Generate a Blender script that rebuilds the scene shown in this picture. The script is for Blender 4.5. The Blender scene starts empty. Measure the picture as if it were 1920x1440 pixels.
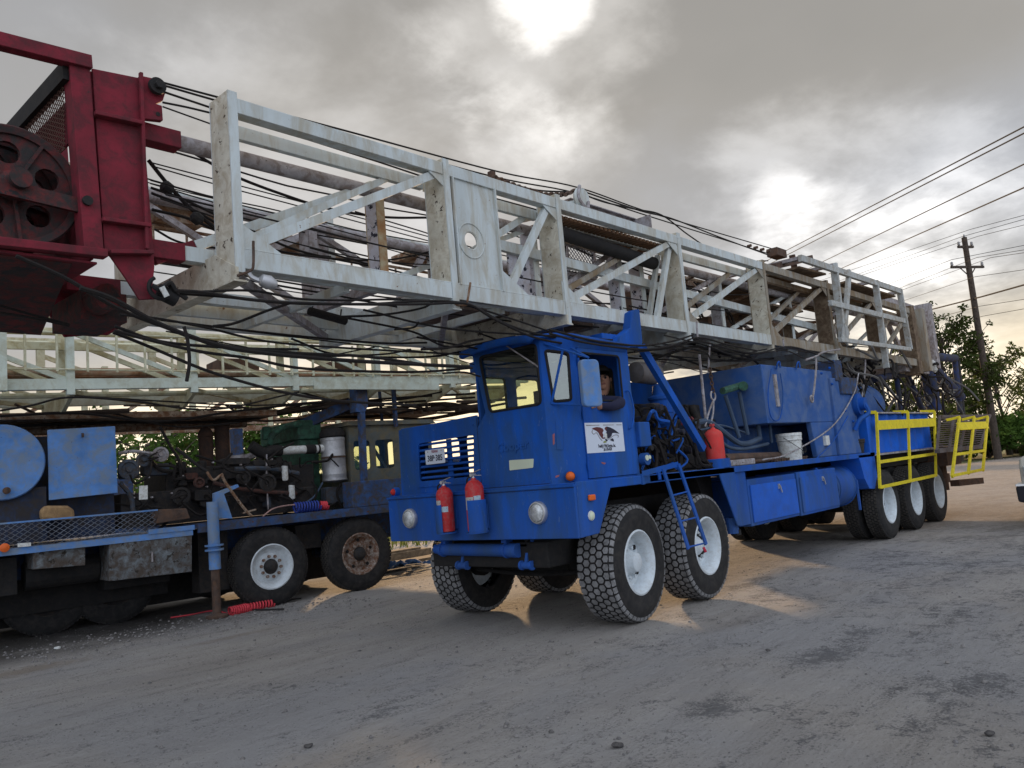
import bpy, bmesh, math, random
from mathutils import Vector, Matrix
random.seed(7)
D=bpy.data; SC=bpy.context.scene; COL=SC.collection
# ------------------------------------------------------------------ camera
CP=Vector((-5.6,-4.432,1.485)); YAW,PIT,ROL,FP=.836,.115,-.086,1504.2
FW=Vector((math.sin(YAW)*math.cos(PIT),math.cos(YAW)*math.cos(PIT),math.sin(PIT)))
_r=Vector((math.cos(YAW),-math.sin(YAW),0)); _u=_r.cross(FW)
RT=_r*math.cos(ROL)+_u*math.sin(ROL); UP=-_r*math.sin(ROL)+_u*math.cos(ROL)
cd=D.cameras.new('camera'); cd.sensor_width=36; cd.lens=36*FP/1920; cd.clip_end=3000; cd.clip_start=.05
cam=D.objects.new('camera',cd); COL.objects.link(cam); SC.camera=cam
cam.matrix_world=Matrix(((RT.x,UP.x,-FW.x,CP.x),(RT.y,UP.y,-FW.y,CP.y),(RT.z,UP.z,-FW.z,CP.z),(0,0,0,1)))
SC.render.resolution_x=1024; SC.render.resolution_y=768
SC.view_settings.view_transform='Standard'; SC.view_settings.look='None'
SC.view_settings.exposure=0; SC.view_settings.gamma=1
# measuring helpers: where the sight line of a photo pixel meets a plane
def ray(x,y): return FW+RT*((x-960)/FP)-UP*((y-720)/FP)
def PL(x,y,pt,n):
    d=ray(x,y); pt=Vector(pt); n=Vector(n); return CP+d*((pt-CP).dot(n)/d.dot(n))
def PX(x,y,v): return PL(x,y,(v,0,0),(1,0,0))
def PY(x,y,v): return PL(x,y,(0,v,0),(0,1,0))
def PZ(x,y,v): return PL(x,y,(0,0,v),(0,0,1))
def PD(x,y,t): return CP+ray(x,y)*t
# ------------------------------------------------------------------ world
SAZ,SEL=math.radians(46.5),math.radians(11.8)
W=D.worlds.new('World'); SC.world=W; W.use_nodes=True
NT=W.node_tree; NT.nodes.clear(); L=NT.links.new
def nd(t,tree=None,**k):
    n=(tree or NT).nodes.new(t)
    for a,b in k.items(): setattr(n,a,b)
    return n
def mth(op,a,b=None,tree=None,clamp=False):
    tr=tree or NT; n=tr.nodes.new('ShaderNodeMath'); n.operation=op; n.use_clamp=clamp
    for i,v in enumerate((a,b)):
        if v is None: continue
        if isinstance(v,(int,float)): n.inputs[i].default_value=v
        else: tr.links.new(v,n.inputs[i])
    return n.outputs[0]
def mixc(f,a,b,tree=None,bt='MIX'):
    tr=tree or NT; n=tr.nodes.new('ShaderNodeMix'); n.data_type='RGBA'; n.blend_type=bt
    for i,v in ((0,f),(6,a),(7,b)):
        if isinstance(v,(int,float)): n.inputs[i].default_value=v
        elif isinstance(v,tuple): n.inputs[i].default_value=(*v,1)
        else: tr.links.new(v,n.inputs[i])
    return n.outputs[2]
def sstep(v,lo,hi,tree=None):
    tr=tree or NT; n=tr.nodes.new('ShaderNodeMapRange'); n.interpolation_type='SMOOTHSTEP'
    tr.links.new(v,n.inputs[0]); n.inputs[1].default_value=lo; n.inputs[2].default_value=hi; return n.outputs[0]
tc=nd('ShaderNodeTexCoord'); nv=nd('ShaderNodeVectorMath',operation='NORMALIZE'); L(tc.outputs['Generated'],nv.inputs[0])
sep=nd('ShaderNodeSeparateXYZ'); L(nv.outputs[0],sep.inputs[0]); zz=mth('MAXIMUM',sep.outputs[2],0.0)
inv=mth('DIVIDE',1.0,mth('ADD',zz,.28)); sc_=nd('ShaderNodeVectorMath',operation='SCALE'); L(nv.outputs[0],sc_.inputs[0]); L(inv,sc_.inputs[3])
def noise(scale,detail,rough,dist=0.0,vec=None,tree=None,off=None):
    tr=tree or NT; n=tr.nodes.new('ShaderNodeTexNoise'); n.inputs['Scale'].default_value=scale; n.inputs['Detail'].default_value=detail
    n.inputs['Roughness'].default_value=rough; n.inputs['Distortion'].default_value=dist
    if vec is not None: tr.links.new(vec,n.inputs['Vector'])
    return n.outputs[0]
nA=noise(1.05,4,.5,.1,sc_.outputs[0]); nB=noise(4.0,8,.58,.15,sc_.outputs[0]); nC=noise(14,6,.6,.2,sc_.outputs[0])
def ramp(f,stops,tree=None):
    tr=tree or NT; n=tr.nodes.new('ShaderNodeValToRGB'); tr.links.new(f,n.inputs[0]); e=n.color_ramp.elements
    while len(e)<len(stops): e.new(.5)
    for i,(p,c) in enumerate(stops): e[i].position=p; e[i].color=(*c,1) if len(c)==3 else c
    return n.outputs[0]
nAB=mth('ADD',mth('MULTIPLY',nA,.78),mth('MULTIPLY',nB,.22))
cloud=ramp(nAB,[(.34,(.395,.375,.345)),(.46,(.425,.402,.370)),(.54,(.45,.433,.412)),(.68,(.48,.48,.49))])
up_=sstep(sep.outputs[2],.28,.62); mid_=mth('MULTIPLY',sstep(sep.outputs[2],.10,.24),mth('SUBTRACT',1.0,sstep(sep.outputs[2],.28,.42)))
cloud=mixc(mth('MULTIPLY',mid_,mth('ADD',mth('MULTIPLY',nB,.7),.05)),cloud,(.52,.55,.62)); cloud=mixc(mth('MULTIPLY',up_,.32),cloud,(.26,.252,.24))
def blob(px,py,rad,soft=1.0,k=None):
    k=1.1*math.radians(rad*(1+soft))**2
    d=ray(px,py).normalized(); n=nd('ShaderNodeVectorMath',operation='DOT_PRODUCT'); L(nv.outputs[0],n.inputs[0]); n.inputs[1].default_value=d
    v=mth('ADD',n.outputs['Value'],mth('MULTIPLY',mth('SUBTRACT',nB,.5),k))
    return sstep(v,math.cos(math.radians(rad*(1+soft))),math.cos(math.radians(rad*.35)))
def addall(l):
    a=l[0]
    for b in l[1:]: a=mth('ADD',a,b)
    return a
glow=addall([mth('MULTIPLY',blob(1012,-5,1.6,1.3),.85),mth('MULTIPLY',blob(1015,20,4.2,1.2),.26),
  mth('MULTIPLY',blob(1475,405,1.5,1.2),.34),mth('MULTIPLY',blob(1550,420,1.6,1.1),.26),mth('MULTIPLY',blob(1640,505,1.9,1.2),.5),mth('MULTIPLY',blob(1710,455,2.0,.9),.42),mth('MULTIPLY',blob(1610,455,6,1.0),.24),
  mth('MULTIPLY',blob(1830,440,2.4,1.0),.2),mth('MULTIPLY',blob(965,290,2.7,.9),.26),mth('MULTIPLY',blob(1075,290,2.2,1.1),.14),
  mth('MULTIPLY',blob(560,350,7,1.1),.20),mth('MULTIPLY',blob(1100,235,1.4,1),.12),mth('MULTIPLY',blob(1640,560,4.5,1),.16)])
wis=sstep(nB,.28,.70)
glow=mth('MULTIPLY',glow,mth('ADD',mth('MULTIPLY',wis,.75),.42))
sky=mixc(1.0,cloud,mixc(glow,(0,0,0),(1.0,.97,.93)),bt='ADD')
# warm band low over the horizon on the sun side
warm=addall([mth('MULTIPLY',blob(790,800,11,1.3),1.7),mth('MULTIPLY',blob(1930,740,7,1.3),1.15),mth('MULTIPLY',blob(300,800,15,1.2),.7)])
low=mth('SUBTRACT',1.0,sstep(sep.outputs[2],.02,.20))
sky=mixc(1.0,sky,mixc(mth('MULTIPLY',warm,low),(0,0,0),(1.0,.80,.50)),bt='ADD')
hz=mth('SUBTRACT',1.0,sstep(sep.outputs[2],.0,.45))
sky=mixc(mth('MULTIPLY',hz,.45),sky,(.60,.57,.53),bt='MIX') if False else sky
# brighter, bluer open sky behind the camera lights the near sides
bk=nd('ShaderNodeVectorMath',operation='DOT_PRODUCT'); L(nv.outputs[0],bk.inputs[0]); bk.inputs[1].default_value=Vector((-.55,-.75,.35)).normalized()
sky=mixc(1.0,sky,mixc(sstep(bk.outputs['Value'],-.05,.9),(0,0,0),(.86,.98,1.20)),bt='ADD')
st=nd('ShaderNodeTexSky',sky_type='NISHITA',sun_disc=False,sun_elevation=SEL,sun_rotation=math.pi/2-SAZ)
b1=nd('ShaderNodeBackground'); L(st.outputs[0],b1.inputs[0]); b1.inputs[1].default_value=.05
b2=nd('ShaderNodeBackground'); L(sky,b2.inputs[0]); b2.inputs[1].default_value=1.0
mx=nd('ShaderNodeMixShader'); mx.inputs[0].default_value=.9; L(b1.outputs[0],mx.inputs[1]); L(b2.outputs[0],mx.inputs[2])
wo=nd('ShaderNodeOutputWorld'); L(mx.outputs[0],wo.inputs[0])
# ------------------------------------------------------------------ sun
sl=D.lights.new('sun','SUN'); sl.energy=4.4; sl.angle=math.radians(2.4); sl.color=(1,.66,.36)
so=D.objects.new('sun',sl); COL.objects.link(so); so.location=(20,20,20)
so.rotation_euler=Vector((math.cos(SAZ)*math.cos(SEL),math.sin(SAZ)*math.cos(SEL),math.sin(SEL))).to_track_quat('Z','Y').to_euler()

# ------------------------------------------------------------------ materials
MATS={}
def mat(name,col,rough=.5,metal=0,dirt=None,damt=.3,dscale=3.0,var=.12,chip=None,camt=.0,cscale=14,bump=.0,bscale=60,emit=None,spec=.5,streak=False):
    if name in MATS: return MATS[name]
    m=D.materials.new(name); m.use_nodes=True; t=m.node_tree; b=t.nodes['Principled BSDF']; MATS[name]=m
    tc=t.nodes.new('ShaderNodeTexCoord'); vec=tc.outputs['Object']
    if streak:
        mp=t.nodes.new('ShaderNodeMapping'); mp.inputs['Scale'].default_value=(1,1,.25); t.links.new(vec,mp.inputs[0]); sv=mp.outputs[0]
    else: sv=vec
    n1=noise(dscale,6,.62,.3,sv,t)
    c=mixc(sstep(n1,.3,.7,t),tuple(x*(1-var) for x in col),tuple(min(1,x*(1+var)) for x in col),t)
    if dirt:
        n2=noise(dscale*2.3,8,.7,.5,sv,t); c=mixc(mth('MULTIPLY',sstep(n2,.5-.22*damt,.72-.1*damt,t),min(1,damt*1.3),t),c,dirt,t)
    if chip:
        n3=noise(cscale,5,.7,.2,vec,t); c=mixc(sstep(n3,.70-camt*.3,.73-camt*.3,t),c,chip,t)
    if name in('blue_paint','bright_blue_paint'):
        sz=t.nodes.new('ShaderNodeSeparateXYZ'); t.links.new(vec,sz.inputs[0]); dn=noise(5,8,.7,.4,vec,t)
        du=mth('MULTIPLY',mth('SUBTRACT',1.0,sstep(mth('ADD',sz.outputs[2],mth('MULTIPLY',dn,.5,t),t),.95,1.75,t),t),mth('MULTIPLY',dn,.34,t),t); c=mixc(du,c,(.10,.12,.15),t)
        sc3=noise(38,3,.6,1.5,sv,t); c=mixc(mth('MULTIPLY',sstep(sc3,.66,.70,t),.5,t),c,(.10,.17,.33),t)
    t.links.new(c,b.inputs['Base Color']); b.inputs['Roughness'].default_value=rough; b.inputs['Metallic'].default_value=metal
    b.inputs['Specular IOR Level'].default_value=spec if 'blue_paint' not in name else spec*.5
    rr=mth('ADD',mth('MULTIPLY',n1,.3),rough-.15,t); t.links.new(rr,b.inputs['Roughness'])
    if bump:
        bp=t.nodes.new('ShaderNodeBump'); bp.inputs['Strength'].default_value=bump; bp.inputs['Distance'].default_value=.01
        t.links.new(noise(bscale,4,.6,0,vec,t),bp.inputs['Height']); t.links.new(bp.outputs[0],b.inputs['Normal'])
    if emit: b.inputs['Emission Color'].default_value=(*emit[0],1); b.inputs['Emission Strength'].default_value=emit[1]
    return m
BLUE=mat('blue_paint',(.005,.082,.41),.40,dirt=(.025,.075,.17),damt=.55,dscale=1.7,var=.26,bump=.10,bscale=14,chip=(.10,.075,.06),camt=.03,cscale=26,streak=True)
BLUD=mat('old_blue_paint',(.035,.085,.22),.6,dirt=(.06,.055,.05),damt=.75,dscale=4,var=.25,chip=(.11,.05,.03),camt=.25,cscale=16,bump=.15)
BLUL=mat('light_blue_paint',(.10,.24,.55),.6,dirt=(.20,.24,.27),damt=.6,dscale=3,var=.2,chip=(.07,.05,.04),camt=.05,cscale=30,bump=.1)
BLUC=mat('chalky_sheen_blue_paint',(.03,.10,.32),.4,dirt=(.10,.16,.30),damt=.6,dscale=1.6,var=.14,bump=.05,bscale=25)  # chalky tone, greyed further by sky reflection put into the colour
BOXB=mat('bright_blue_paint',(.006,.11,.58),.38,dirt=(.03,.08,.25),damt=.3,var=.1,bump=.04,bscale=20,chip=(.5,.55,.6),camt=-.10,cscale=30)
WHT=mat('mast_white_paint',(.54,.60,.61),.5,dirt=(.36,.31,.21),damt=.5,dscale=3.2,var=.08,chip=(.16,.08,.035),camt=.12,cscale=20,bump=.08,streak=True)
CRM=mat('dirty_cream_paint',(.58,.56,.47),.65,dirt=(.34,.28,.19),damt=.55,dscale=3.6,var=.12,chip=(.06,.042,.03),camt=.30,cscale=15,bump=.12)
WHT2=mat('grimy_mast_paint',(.32,.315,.28),.55,dirt=(.22,.16,.095),damt=.75,dscale=3.2,var=.15,chip=(.10,.05,.025),camt=.15,cscale=22,bump=.1,streak=True)
GRY=mat('worn_grey_paint',(.36,.35,.37),.6,dirt=(.15,.11,.09),damt=.6,dscale=5,var=.2,chip=(.06,.04,.035),camt=.2,cscale=20,bump=.1)
PEEL=mat('peeling_white_paint',(.50,.50,.56),.6,dirt=(.3,.2,.12),damt=.4,dscale=3,var=.1,chip=(.02,.02,.035),camt=.45,cscale=13)
RST=mat('rusted_steel',(.075,.052,.042),.85,dirt=(.13,.065,.035),damt=.5,dscale=7,var=.4,bump=.3)
RSW=mat('rusty_white_paint',(.34,.29,.23),.7,dirt=(.16,.075,.035),damt=.85,dscale=5,var=.2,chip=(.06,.03,.02),camt=.3,cscale=14,bump=.2)
PYL=mat('pale_yellow_paint',(.56,.57,.43),.55,dirt=(.33,.28,.14),damt=.6,dscale=2.5,var=.12,chip=(.18,.09,.04),camt=.05,cscale=20,bump=.1)
PGR=mat('pale_green_white_paint',(.53,.60,.53),.55,dirt=(.35,.33,.22),damt=.45,dscale=3,var=.1,chip=(.15,.09,.05),camt=.0,cscale=20)
REDD=mat('dark_red_paint',(.185,.010,.024),.5,dirt=(.05,.012,.015),damt=.55,dscale=3.5,var=.2,chip=(.03,.02,.022),camt=.05,cscale=14,bump=.1)
REDG=mat('greasy_red_steel',(.12,.014,.014),.5,dirt=(.022,.02,.02),damt=.9,dscale=5,var=.3,chip=(.015,.015,.017),camt=.3,cscale=8,bump=.3)
RED=mat('extinguisher_red',(.50,.018,.022),.35,dirt=(.38,.16,.15),damt=.4,dscale=9,var=.15)
REDF=mat('faded_red',(.62,.045,.04),.5,dirt=(.45,.12,.10),damt=.3,dscale=6,var=.1)
BLK=mat('black_steel',(.008,.008,.009),.5,dirt=(.022,.018,.015),damt=.5,dscale=6,var=.3,bump=.2)
GRS=mat('greasy_engine_metal',(.014,.014,.016),.45,dirt=(.045,.032,.022),damt=.5,dscale=7,var=.4,bump=.4,bscale=30)
ROPE=mat('wire_rope_black',(.007,.006,.006),.6,dirt=(.022,.012,.008),damt=.4,dscale=12,var=.3,bump=.3,bscale=120)
RUB=mat('tyre_rubber',(.014,.014,.015),.62,dirt=(.045,.04,.036),damt=.45,dscale=5,var=.25,bump=.1)
TRD=mat('dusty_tread',(.235,.235,.24),.85,dirt=(.09,.088,.085),damt=.5,dscale=6,var=.2,bump=.2)
TRDK=mat('dark_tread',(.035,.033,.031),.8,dirt=(.075,.066,.056),damt=.6,dscale=8,var=.3,bump=.3)
RIM=mat('white_rim',(.60,.66,.70),.5,dirt=(.40,.40,.38),damt=.35,dscale=9,var=.08,chip=(.15,.1,.07),camt=-.05,cscale=30)
RIMR=mat('rusty_rim',(.36,.33,.30),.7,dirt=(.14,.062,.03),damt=.95,dscale=9,var=.25,chip=(.06,.03,.018),camt=.3,cscale=22)
CHR=mat('chrome',(.7,.7,.7),.16,1,var=.03)
GALV=mat('brushed_aluminium',(.52,.53,.55),.28,1,dirt=(.25,.25,.25),damt=.3,dscale=6,var=.1,bump=.08,bscale=18)
WPL=mat('white_plastic',(.66,.69,.68),.5,dirt=(.35,.32,.27),damt=.5,dscale=11,var=.06)
YEL=mat('yellow_paint',(.74,.60,.012),.45,dirt=(.42,.33,.03),damt=.35,dscale=7,var=.1,chip=(.2,.12,.03),camt=.08,cscale=26)
GRN=mat('green_machine_paint',(.035,.115,.075),.55,dirt=(.02,.03,.025),damt=.6,dscale=5,var=.3,bump=.1)
ORG=mat('amber_lens',(.75,.13,.012),.25,var=.1)
LENS=mat('headlamp_lens',(.70,.73,.75),.16,.9,var=.3,dscale=16,bump=.9,bscale=45)
RLENS=mat('red_lens',(.55,.02,.015),.3,var=.1)
MESHM=mat('expanded_metal',(.22,.25,.30),.6,.3,var=.3,dirt=(.1,.06,.04),damt=.5)
BURL=mat('burlap',(.33,.21,.10),.9,dirt=(.15,.09,.05),damt=.5,var=.25,bump=.6,bscale=90)
SIGN=mat('sign_white',(.62,.68,.78),.4,var=.03)
INK=mat('sign_ink',(.02,.02,.04),.5,var=.05)
BRN=mat('emblem_brown',(.11,.028,.03),.5,var=.2)
GLD=mat('emblem_green_gold',(.25,.28,.08),.5)
TEXI=mat('plate_red_ink',(.28,.02,.06),.5)
SKIN=mat('skin',(.35,.18,.12),.55,var=.06)
HAIR=mat('dark_hair',(.010,.008,.008),.6)
CLTH=mat('navy_cloth',(.014,.016,.045),.9,var=.2,bump=.3,bscale=30)
WOOD=mat('weathered_pole_wood',(.055,.042,.034),.85,dirt=(.11,.085,.065),damt=.5,dscale=5,var=.3,bump=.4,bscale=25)
PLNK=mat('weathered_plank',(.26,.19,.12),.85,dirt=(.12,.09,.06),damt=.5,dscale=6,var=.3,bump=.3)
WIRE=mat('overhead_wire_dark',(.03,.028,.027),.6)
INSU=mat('insulator',(.35,.35,.36),.3)
PKW=mat('beige_car_paint',(.42,.40,.34),.3,var=.03)
DPL=mat('dark_plastic',(.018,.018,.024),.45,var=.1)
BARK=mat('bark',(.07,.052,.04),.9,dirt=(.12,.1,.08),damt=.5,dscale=8,var=.3,bump=.5,bscale=20)
INTR=mat('cab_interior_dark',(.02,.022,.026),.7,dirt=(.05,.05,.05),damt=.4,var=.2)
PINK=mat('coil_hose_red',(.62,.05,.07),.4)
COILB=mat('coil_hose_blue',(.02,.05,.30),.35)
LIMB=mat('blue_grey_hose',(.05,.08,.13),.6,var=.2)
CREAM=mat('cream_decal',(.62,.68,.52),.5,var=.05)
def glass(name,tint,f=.12):
    m=D.materials.new(name); m.use_nodes=True; t=m.node_tree; t.nodes.clear()
    a=t.nodes.new('ShaderNodeBsdfTransparent'); a.inputs[0].default_value=(*tint,1); g=t.nodes.new('ShaderNodeBsdfGlossy'); g.inputs['Roughness'].default_value=.04
    fr=t.nodes.new('ShaderNodeLayerWeight'); fr.inputs[0].default_value=.5; x=t.nodes.new('ShaderNodeMixShader'); o=t.nodes.new('ShaderNodeOutputMaterial')
    t.links.new(mth('ADD',mth('MULTIPLY',mth('POWER',fr.outputs[1],4.0,t),.7,t),f,t),x.inputs[0]); t.links.new(a.outputs[0],x.inputs[1]); t.links.new(g.outputs[0],x.inputs[2]); t.links.new(x.outputs[0],o.inputs[0]); return m
GLS=glass('window_glass',(.90,.92,.86),.035); GLD2=glass('tinted_window_glass',(.86,.88,.74),.07); GLP=glass('dusty_pane_glass',(.5,.62,.55),.22)
def leafmat(name,a,b,tr=.35):
    m=D.materials.new(name); m.use_nodes=True; t=m.node_tree; t.nodes.clear(); tc=t.nodes.new('ShaderNodeTexCoord')
    c=mixc(sstep(noise(1.1,4,.6,.2,tc.outputs['Object'],t),.35,.65,t),a,b,t); c2=mixc(sstep(noise(17,2,.5,0,tc.outputs['Object'],t),.4,.7,t),c,tuple(min(1,x*1.5) for x in b),t)
    d=t.nodes.new('ShaderNodeBsdfDiffuse'); tl=t.nodes.new('ShaderNodeBsdfTranslucent'); x=t.nodes.new('ShaderNodeMixShader'); x.inputs[0].default_value=tr; o=t.nodes.new('ShaderNodeOutputMaterial')
    t.links.new(c2,d.inputs[0]); t.links.new(c2,tl.inputs[0]); t.links.new(d.outputs[0],x.inputs[1]); t.links.new(tl.outputs[0],x.inputs[2]); t.links.new(x.outputs[0],o.inputs[0]); return m
LF1=leafmat('dark_leaves',(.022,.036,.010),(.055,.072,.022),.25); LF2=leafmat('olive_leaves',(.05,.07,.018),(.10,.11,.03)); LF3=leafmat('bush_leaves',(.03,.065,.018),(.07,.12,.025))
GRSM=leafmat('grass_blades',(.07,.11,.02),(.16,.18,.05))
# ------------------------------------------------------------------ mesh builder
def V3(p): return Vector(p)
class MB:
    def __init__(s): s.v=[]; s.f=[]; s.m=[]; s.cut=[]
    def add(s,vs,fs,m=0):
        o=len(s.v); s.cut.append((o,len(s.f))) if vs else None; s.v+= [tuple(x) for x in vs]; s.f+= [tuple(i+o for i in f) for f in fs]; s.m+=[m]*len(fs); return s
    def hexa(s,c8,m=0): return s.add(c8,[(0,1,2,3),(4,7,6,5),(0,4,5,1),(1,5,6,2),(2,6,7,3),(3,7,4,0)],m)
    def box(s,lo,hi,m=0):
        a,b=lo,hi; return s.hexa([(a[0],a[1],a[2]),(b[0],a[1],a[2]),(b[0],b[1],a[2]),(a[0],b[1],a[2]),(a[0],a[1],b[2]),(b[0],a[1],b[2]),(b[0],b[1],b[2]),(a[0],b[1],b[2])],m)
    def frame(s,p,q,up=(0,0,1)):
        p=V3(p);q=V3(q); d=(q-p).normalized(); u=V3(up)
        if abs(d.dot(u))>.98: u=Vector((0,1,0))
        sd=d.cross(u).normalized(); u=sd.cross(d).normalized(); return p,q,sd,u
    def beam(s,p,q,w,h,m=0,up=(0,0,1)):
        p,q,a,b=s.frame(p,q,up); a=a*w/2; b=b*h/2
        return s.hexa([p-a-b,p+a-b,p+a+b,p-a+b,q-a-b,q+a-b,q+a+b,q-a+b],m)
    def chan(s,p,q,w,h,t=.012,m=0,up=(0,0,1),side=1):
        p,q,a,b=s.frame(p,q,up)
        c=a*side*(w/2-t/2); s.beam(p+c,q+c,t,h-2*t-.001,m,up)
        for k in(-1,1):
            c=b*k*(h/2-t/2); s.beam(p+c,q+c,w,t,m,up)
        return s
    def cyl(s,p,q,r,r2=None,n=14,m=0,caps=True):
        p,q,a,b=s.frame(p,q); r2=r if r2 is None else r2; vs=[]
        for c,rr in((p,r),(q,r2)):
            for i in range(n): t=2*math.pi*i/n; vs.append(c+a*rr*math.cos(t)+b*rr*math.sin(t))
        fs=[(i,(i+1)%n,n+(i+1)%n,n+i) for i in range(n)]
        if caps: fs+=[tuple(range(n))[::-1],tuple(range(n,2*n))]
        return s.add(vs,fs,m)
    def tube(s,pts,r,n=6,m=0,sub=6,smooth=True):
        pts=[V3(p) for p in pts]
        if smooth and len(pts)>2:
            o=[]; P=[pts[0]*2-pts[1]]+pts+[pts[-1]*2-pts[-2]]
            for i in range(1,len(P)-2):
                a,b,c,d=P[i-1:i+3]
                for k in range(sub):
                    t=k/sub; o.append(.5*((2*b)+(c-a)*t+(2*a-5*b+4*c-d)*t*t+(3*b-a-3*c+d)*t**3))
            o.append(pts[-1]); pts=o
        up=Vector((0,0,1)); vs=[]; N=len(pts)
        for i,p in enumerate(pts):
            d=(pts[min(i+1,N-1)]-pts[max(i-1,0)]).normalized()
            if i==0:
                if abs(d.dot(up))>.95: up=Vector((1,0,0))
                a=d.cross(up).normalized()
            else: a=(a-d*a.dot(d)).normalized()
            b=d.cross(a)
            for k in range(n): t=2*math.pi*k/n; vs.append(p+a*r*math.cos(t)+b*r*math.sin(t))
        fs=[(i*n+k,i*n+(k+1)%n,(i+1)*n+(k+1)%n,(i+1)*n+k) for i in range(N-1) for k in range(n)]
        fs+=[tuple(range(n))[::-1],tuple(range((N-1)*n,N*n))]
        return s.add(vs,fs,m)
    def lathe(s,o,ax,prof,n=32,m=0,mf=None,cap=True):
        o=V3(o); ax=V3(ax).normalized(); a=ax.orthogonal().normalized() if abs(ax.y)<.9 else Vector((1,0,0)); a=(a-ax*a.dot(ax)).normalized(); b=ax.cross(a); vs=[]
        for r,h in prof:
            for k in range(n): t=2*math.pi*k/n; vs.append(o+ax*h+(a*math.cos(t)+b*math.sin(t))*max(r,.0005))
        base=len(s.v); s.cut.append((base,len(s.f))); s.v+=[tuple(x) for x in vs]
        for i in range(len(prof)-1):
            for k in range(n):
                s.f.append((base+i*n+k,base+i*n+(k+1)%n,base+(i+1)*n+(k+1)%n,base+(i+1)*n+k)); s.m.append(mf[i] if mf else m)
        for e in((0,len(prof)-1) if cap else ()):
            s.f.append(tuple(base+e*n+k for k in range(n))); s.m.append(m if not mf else mf[min(e,len(mf)-1)])
        return s
    def prism(s,pts,off,m=0):
        pts=[V3(p) for p in pts]; off=V3(off); n=len(pts)
        return s.add(pts+[p+off for p in pts],[tuple(range(n)),tuple(range(n,2*n))[::-1]]+[(i,(i+1)%n,n+(i+1)%n,n+i) for i in range(n)],m)
    def plate(s,outer,holes,off,m=0):
        from mathutils.geometry import tessellate_polygon
        off=V3(off); loops=[[Vector(p) for p in lp] for lp in [outer]+holes]; vs=[p for lp in loops for p in lp]
        fs=[tuple(f) for f in tessellate_polygon(loops)]
        s.add(vs,fs,m); s.add([v+off for v in vs],fs,m)
        for lp in loops:
            n=len(lp); s.add(lp+[p+off for p in lp],[(i,(i+1)%n,n+(i+1)%n,n+i) for i in range(n)],m)
        return s
    def torus(s,c,ax,R,r,n=24,k=8,m=0,arc=2*math.pi,st=0):
        c=V3(c); ax=V3(ax).normalized(); a=ax.orthogonal().normalized(); b=ax.cross(a)
        return s.tube([c+(a*math.cos(st+arc*i/n)+b*math.sin(st+arc*i/n))*R for i in range(n+1)],r,k,m,smooth=False)
    def each(s,name,mats,parent=None,**k):     # every piece becomes an object of its own
        c=s.cut+[(len(s.v),len(s.f))]; o=None
        for (v0,f0),(v1,f1) in zip(c,c[1:]):
            q=MB(); q.v=s.v[v0:v1]; q.f=[tuple(i-v0 for i in f) for f in s.f[f0:f1]]; q.m=s.m[f0:f1]; o=q.build(name,mats,parent,**k)
        return o
    def build(s,name,mats,parent=None,smooth=False,bevel=0,origin=None):
        me=D.meshes.new(name); me.from_pydata(s.v,[],s.f); mats=mats if isinstance(mats,(list,tuple)) else [mats]
        for x in mats: me.materials.append(x)
        for p,i in zip(me.polygons,s.m): p.material_index=min(i,len(mats)-1)
        bm=bmesh.new(); bm.from_mesh(me); bmesh.ops.recalc_face_normals(bm,faces=bm.faces[:]); bm.to_mesh(me); bm.free()
        if smooth:
            me.polygons.foreach_set('use_smooth',[True]*len(me.polygons)); me.set_sharp_from_angle(angle=math.radians(38))
        o=D.objects.new(name,me); COL.objects.link(o)
        if bevel:
            b=o.modifiers.new('bevel','BEVEL'); b.width=bevel; b.segments=2; b.limit_method='ANGLE'; b.angle_limit=.7
        if parent: setpar(o,parent)
        return o
def setpar(o,parent): o.parent=parent; o.matrix_parent_inverse=parent.matrix_basis.inverted()
def tag(o,label,cat,group=None,kind=None):
    o['label']=label; o['category']=cat
    if group: o['group']=group
    if kind: o['kind']=kind
    return o
def struct(o): o['kind']='structure'; return o
def stuff(o,label,cat): o['kind']='stuff'; o['label']=label; o['category']=cat; return o
def thing(name,label,cat,loc=(0,0,0),group=None):
    o=D.objects.new(name,None); COL.objects.link(o); o.location=loc; o.empty_display_size=.2; return tag(o,label,cat,group)
def rloop(pts,r,n=4):
    pts=[V3(p) for p in pts]; o=[]; N=len(pts)
    for i in range(N):
        p=pts[i]; a=(pts[i-1]-p); b=(pts[(i+1)%N]-p); rr=min(r,a.length*.45,b.length*.45); a=p+a.normalized()*rr; b=p+b.normalized()*rr
        for k in range(n+1):
            t=k/n; o.append(a*(1-t)**2+p*2*t*(1-t)+b*t*t)
    return o
def text(s,size,mat_,parent,name,o,ux,uy,ext=.001,sx=1.0,align='CENTER',bold=0):
    cu=D.curves.new('txt','FONT'); cu.body=s; cu.size=size; cu.align_x=align; cu.align_y='CENTER'; cu.extrude=ext; cu.offset=bold; cu.resolution_u=2
    t=D.objects.new('txt',cu); COL.objects.link(t); dg=bpy.context.evaluated_depsgraph_get(); me=D.meshes.new_from_object(t.evaluated_get(dg)); D.objects.remove(t)
    ux=V3(ux).normalized(); uy=V3(uy).normalized(); uz=ux.cross(uy); M=Matrix(((ux.x*sx,uy.x,uz.x,o[0]),(ux.y*sx,uy.y,uz.y,o[1]),(ux.z*sx,uy.z,uz.z,o[2]),(0,0,0,1))); me.transform(M)
    me.materials.clear(); me.materials.append(mat_); ob=D.objects.new(name,me); COL.objects.link(ob)
    if parent: setpar(ob,parent)
    return ob

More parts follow.
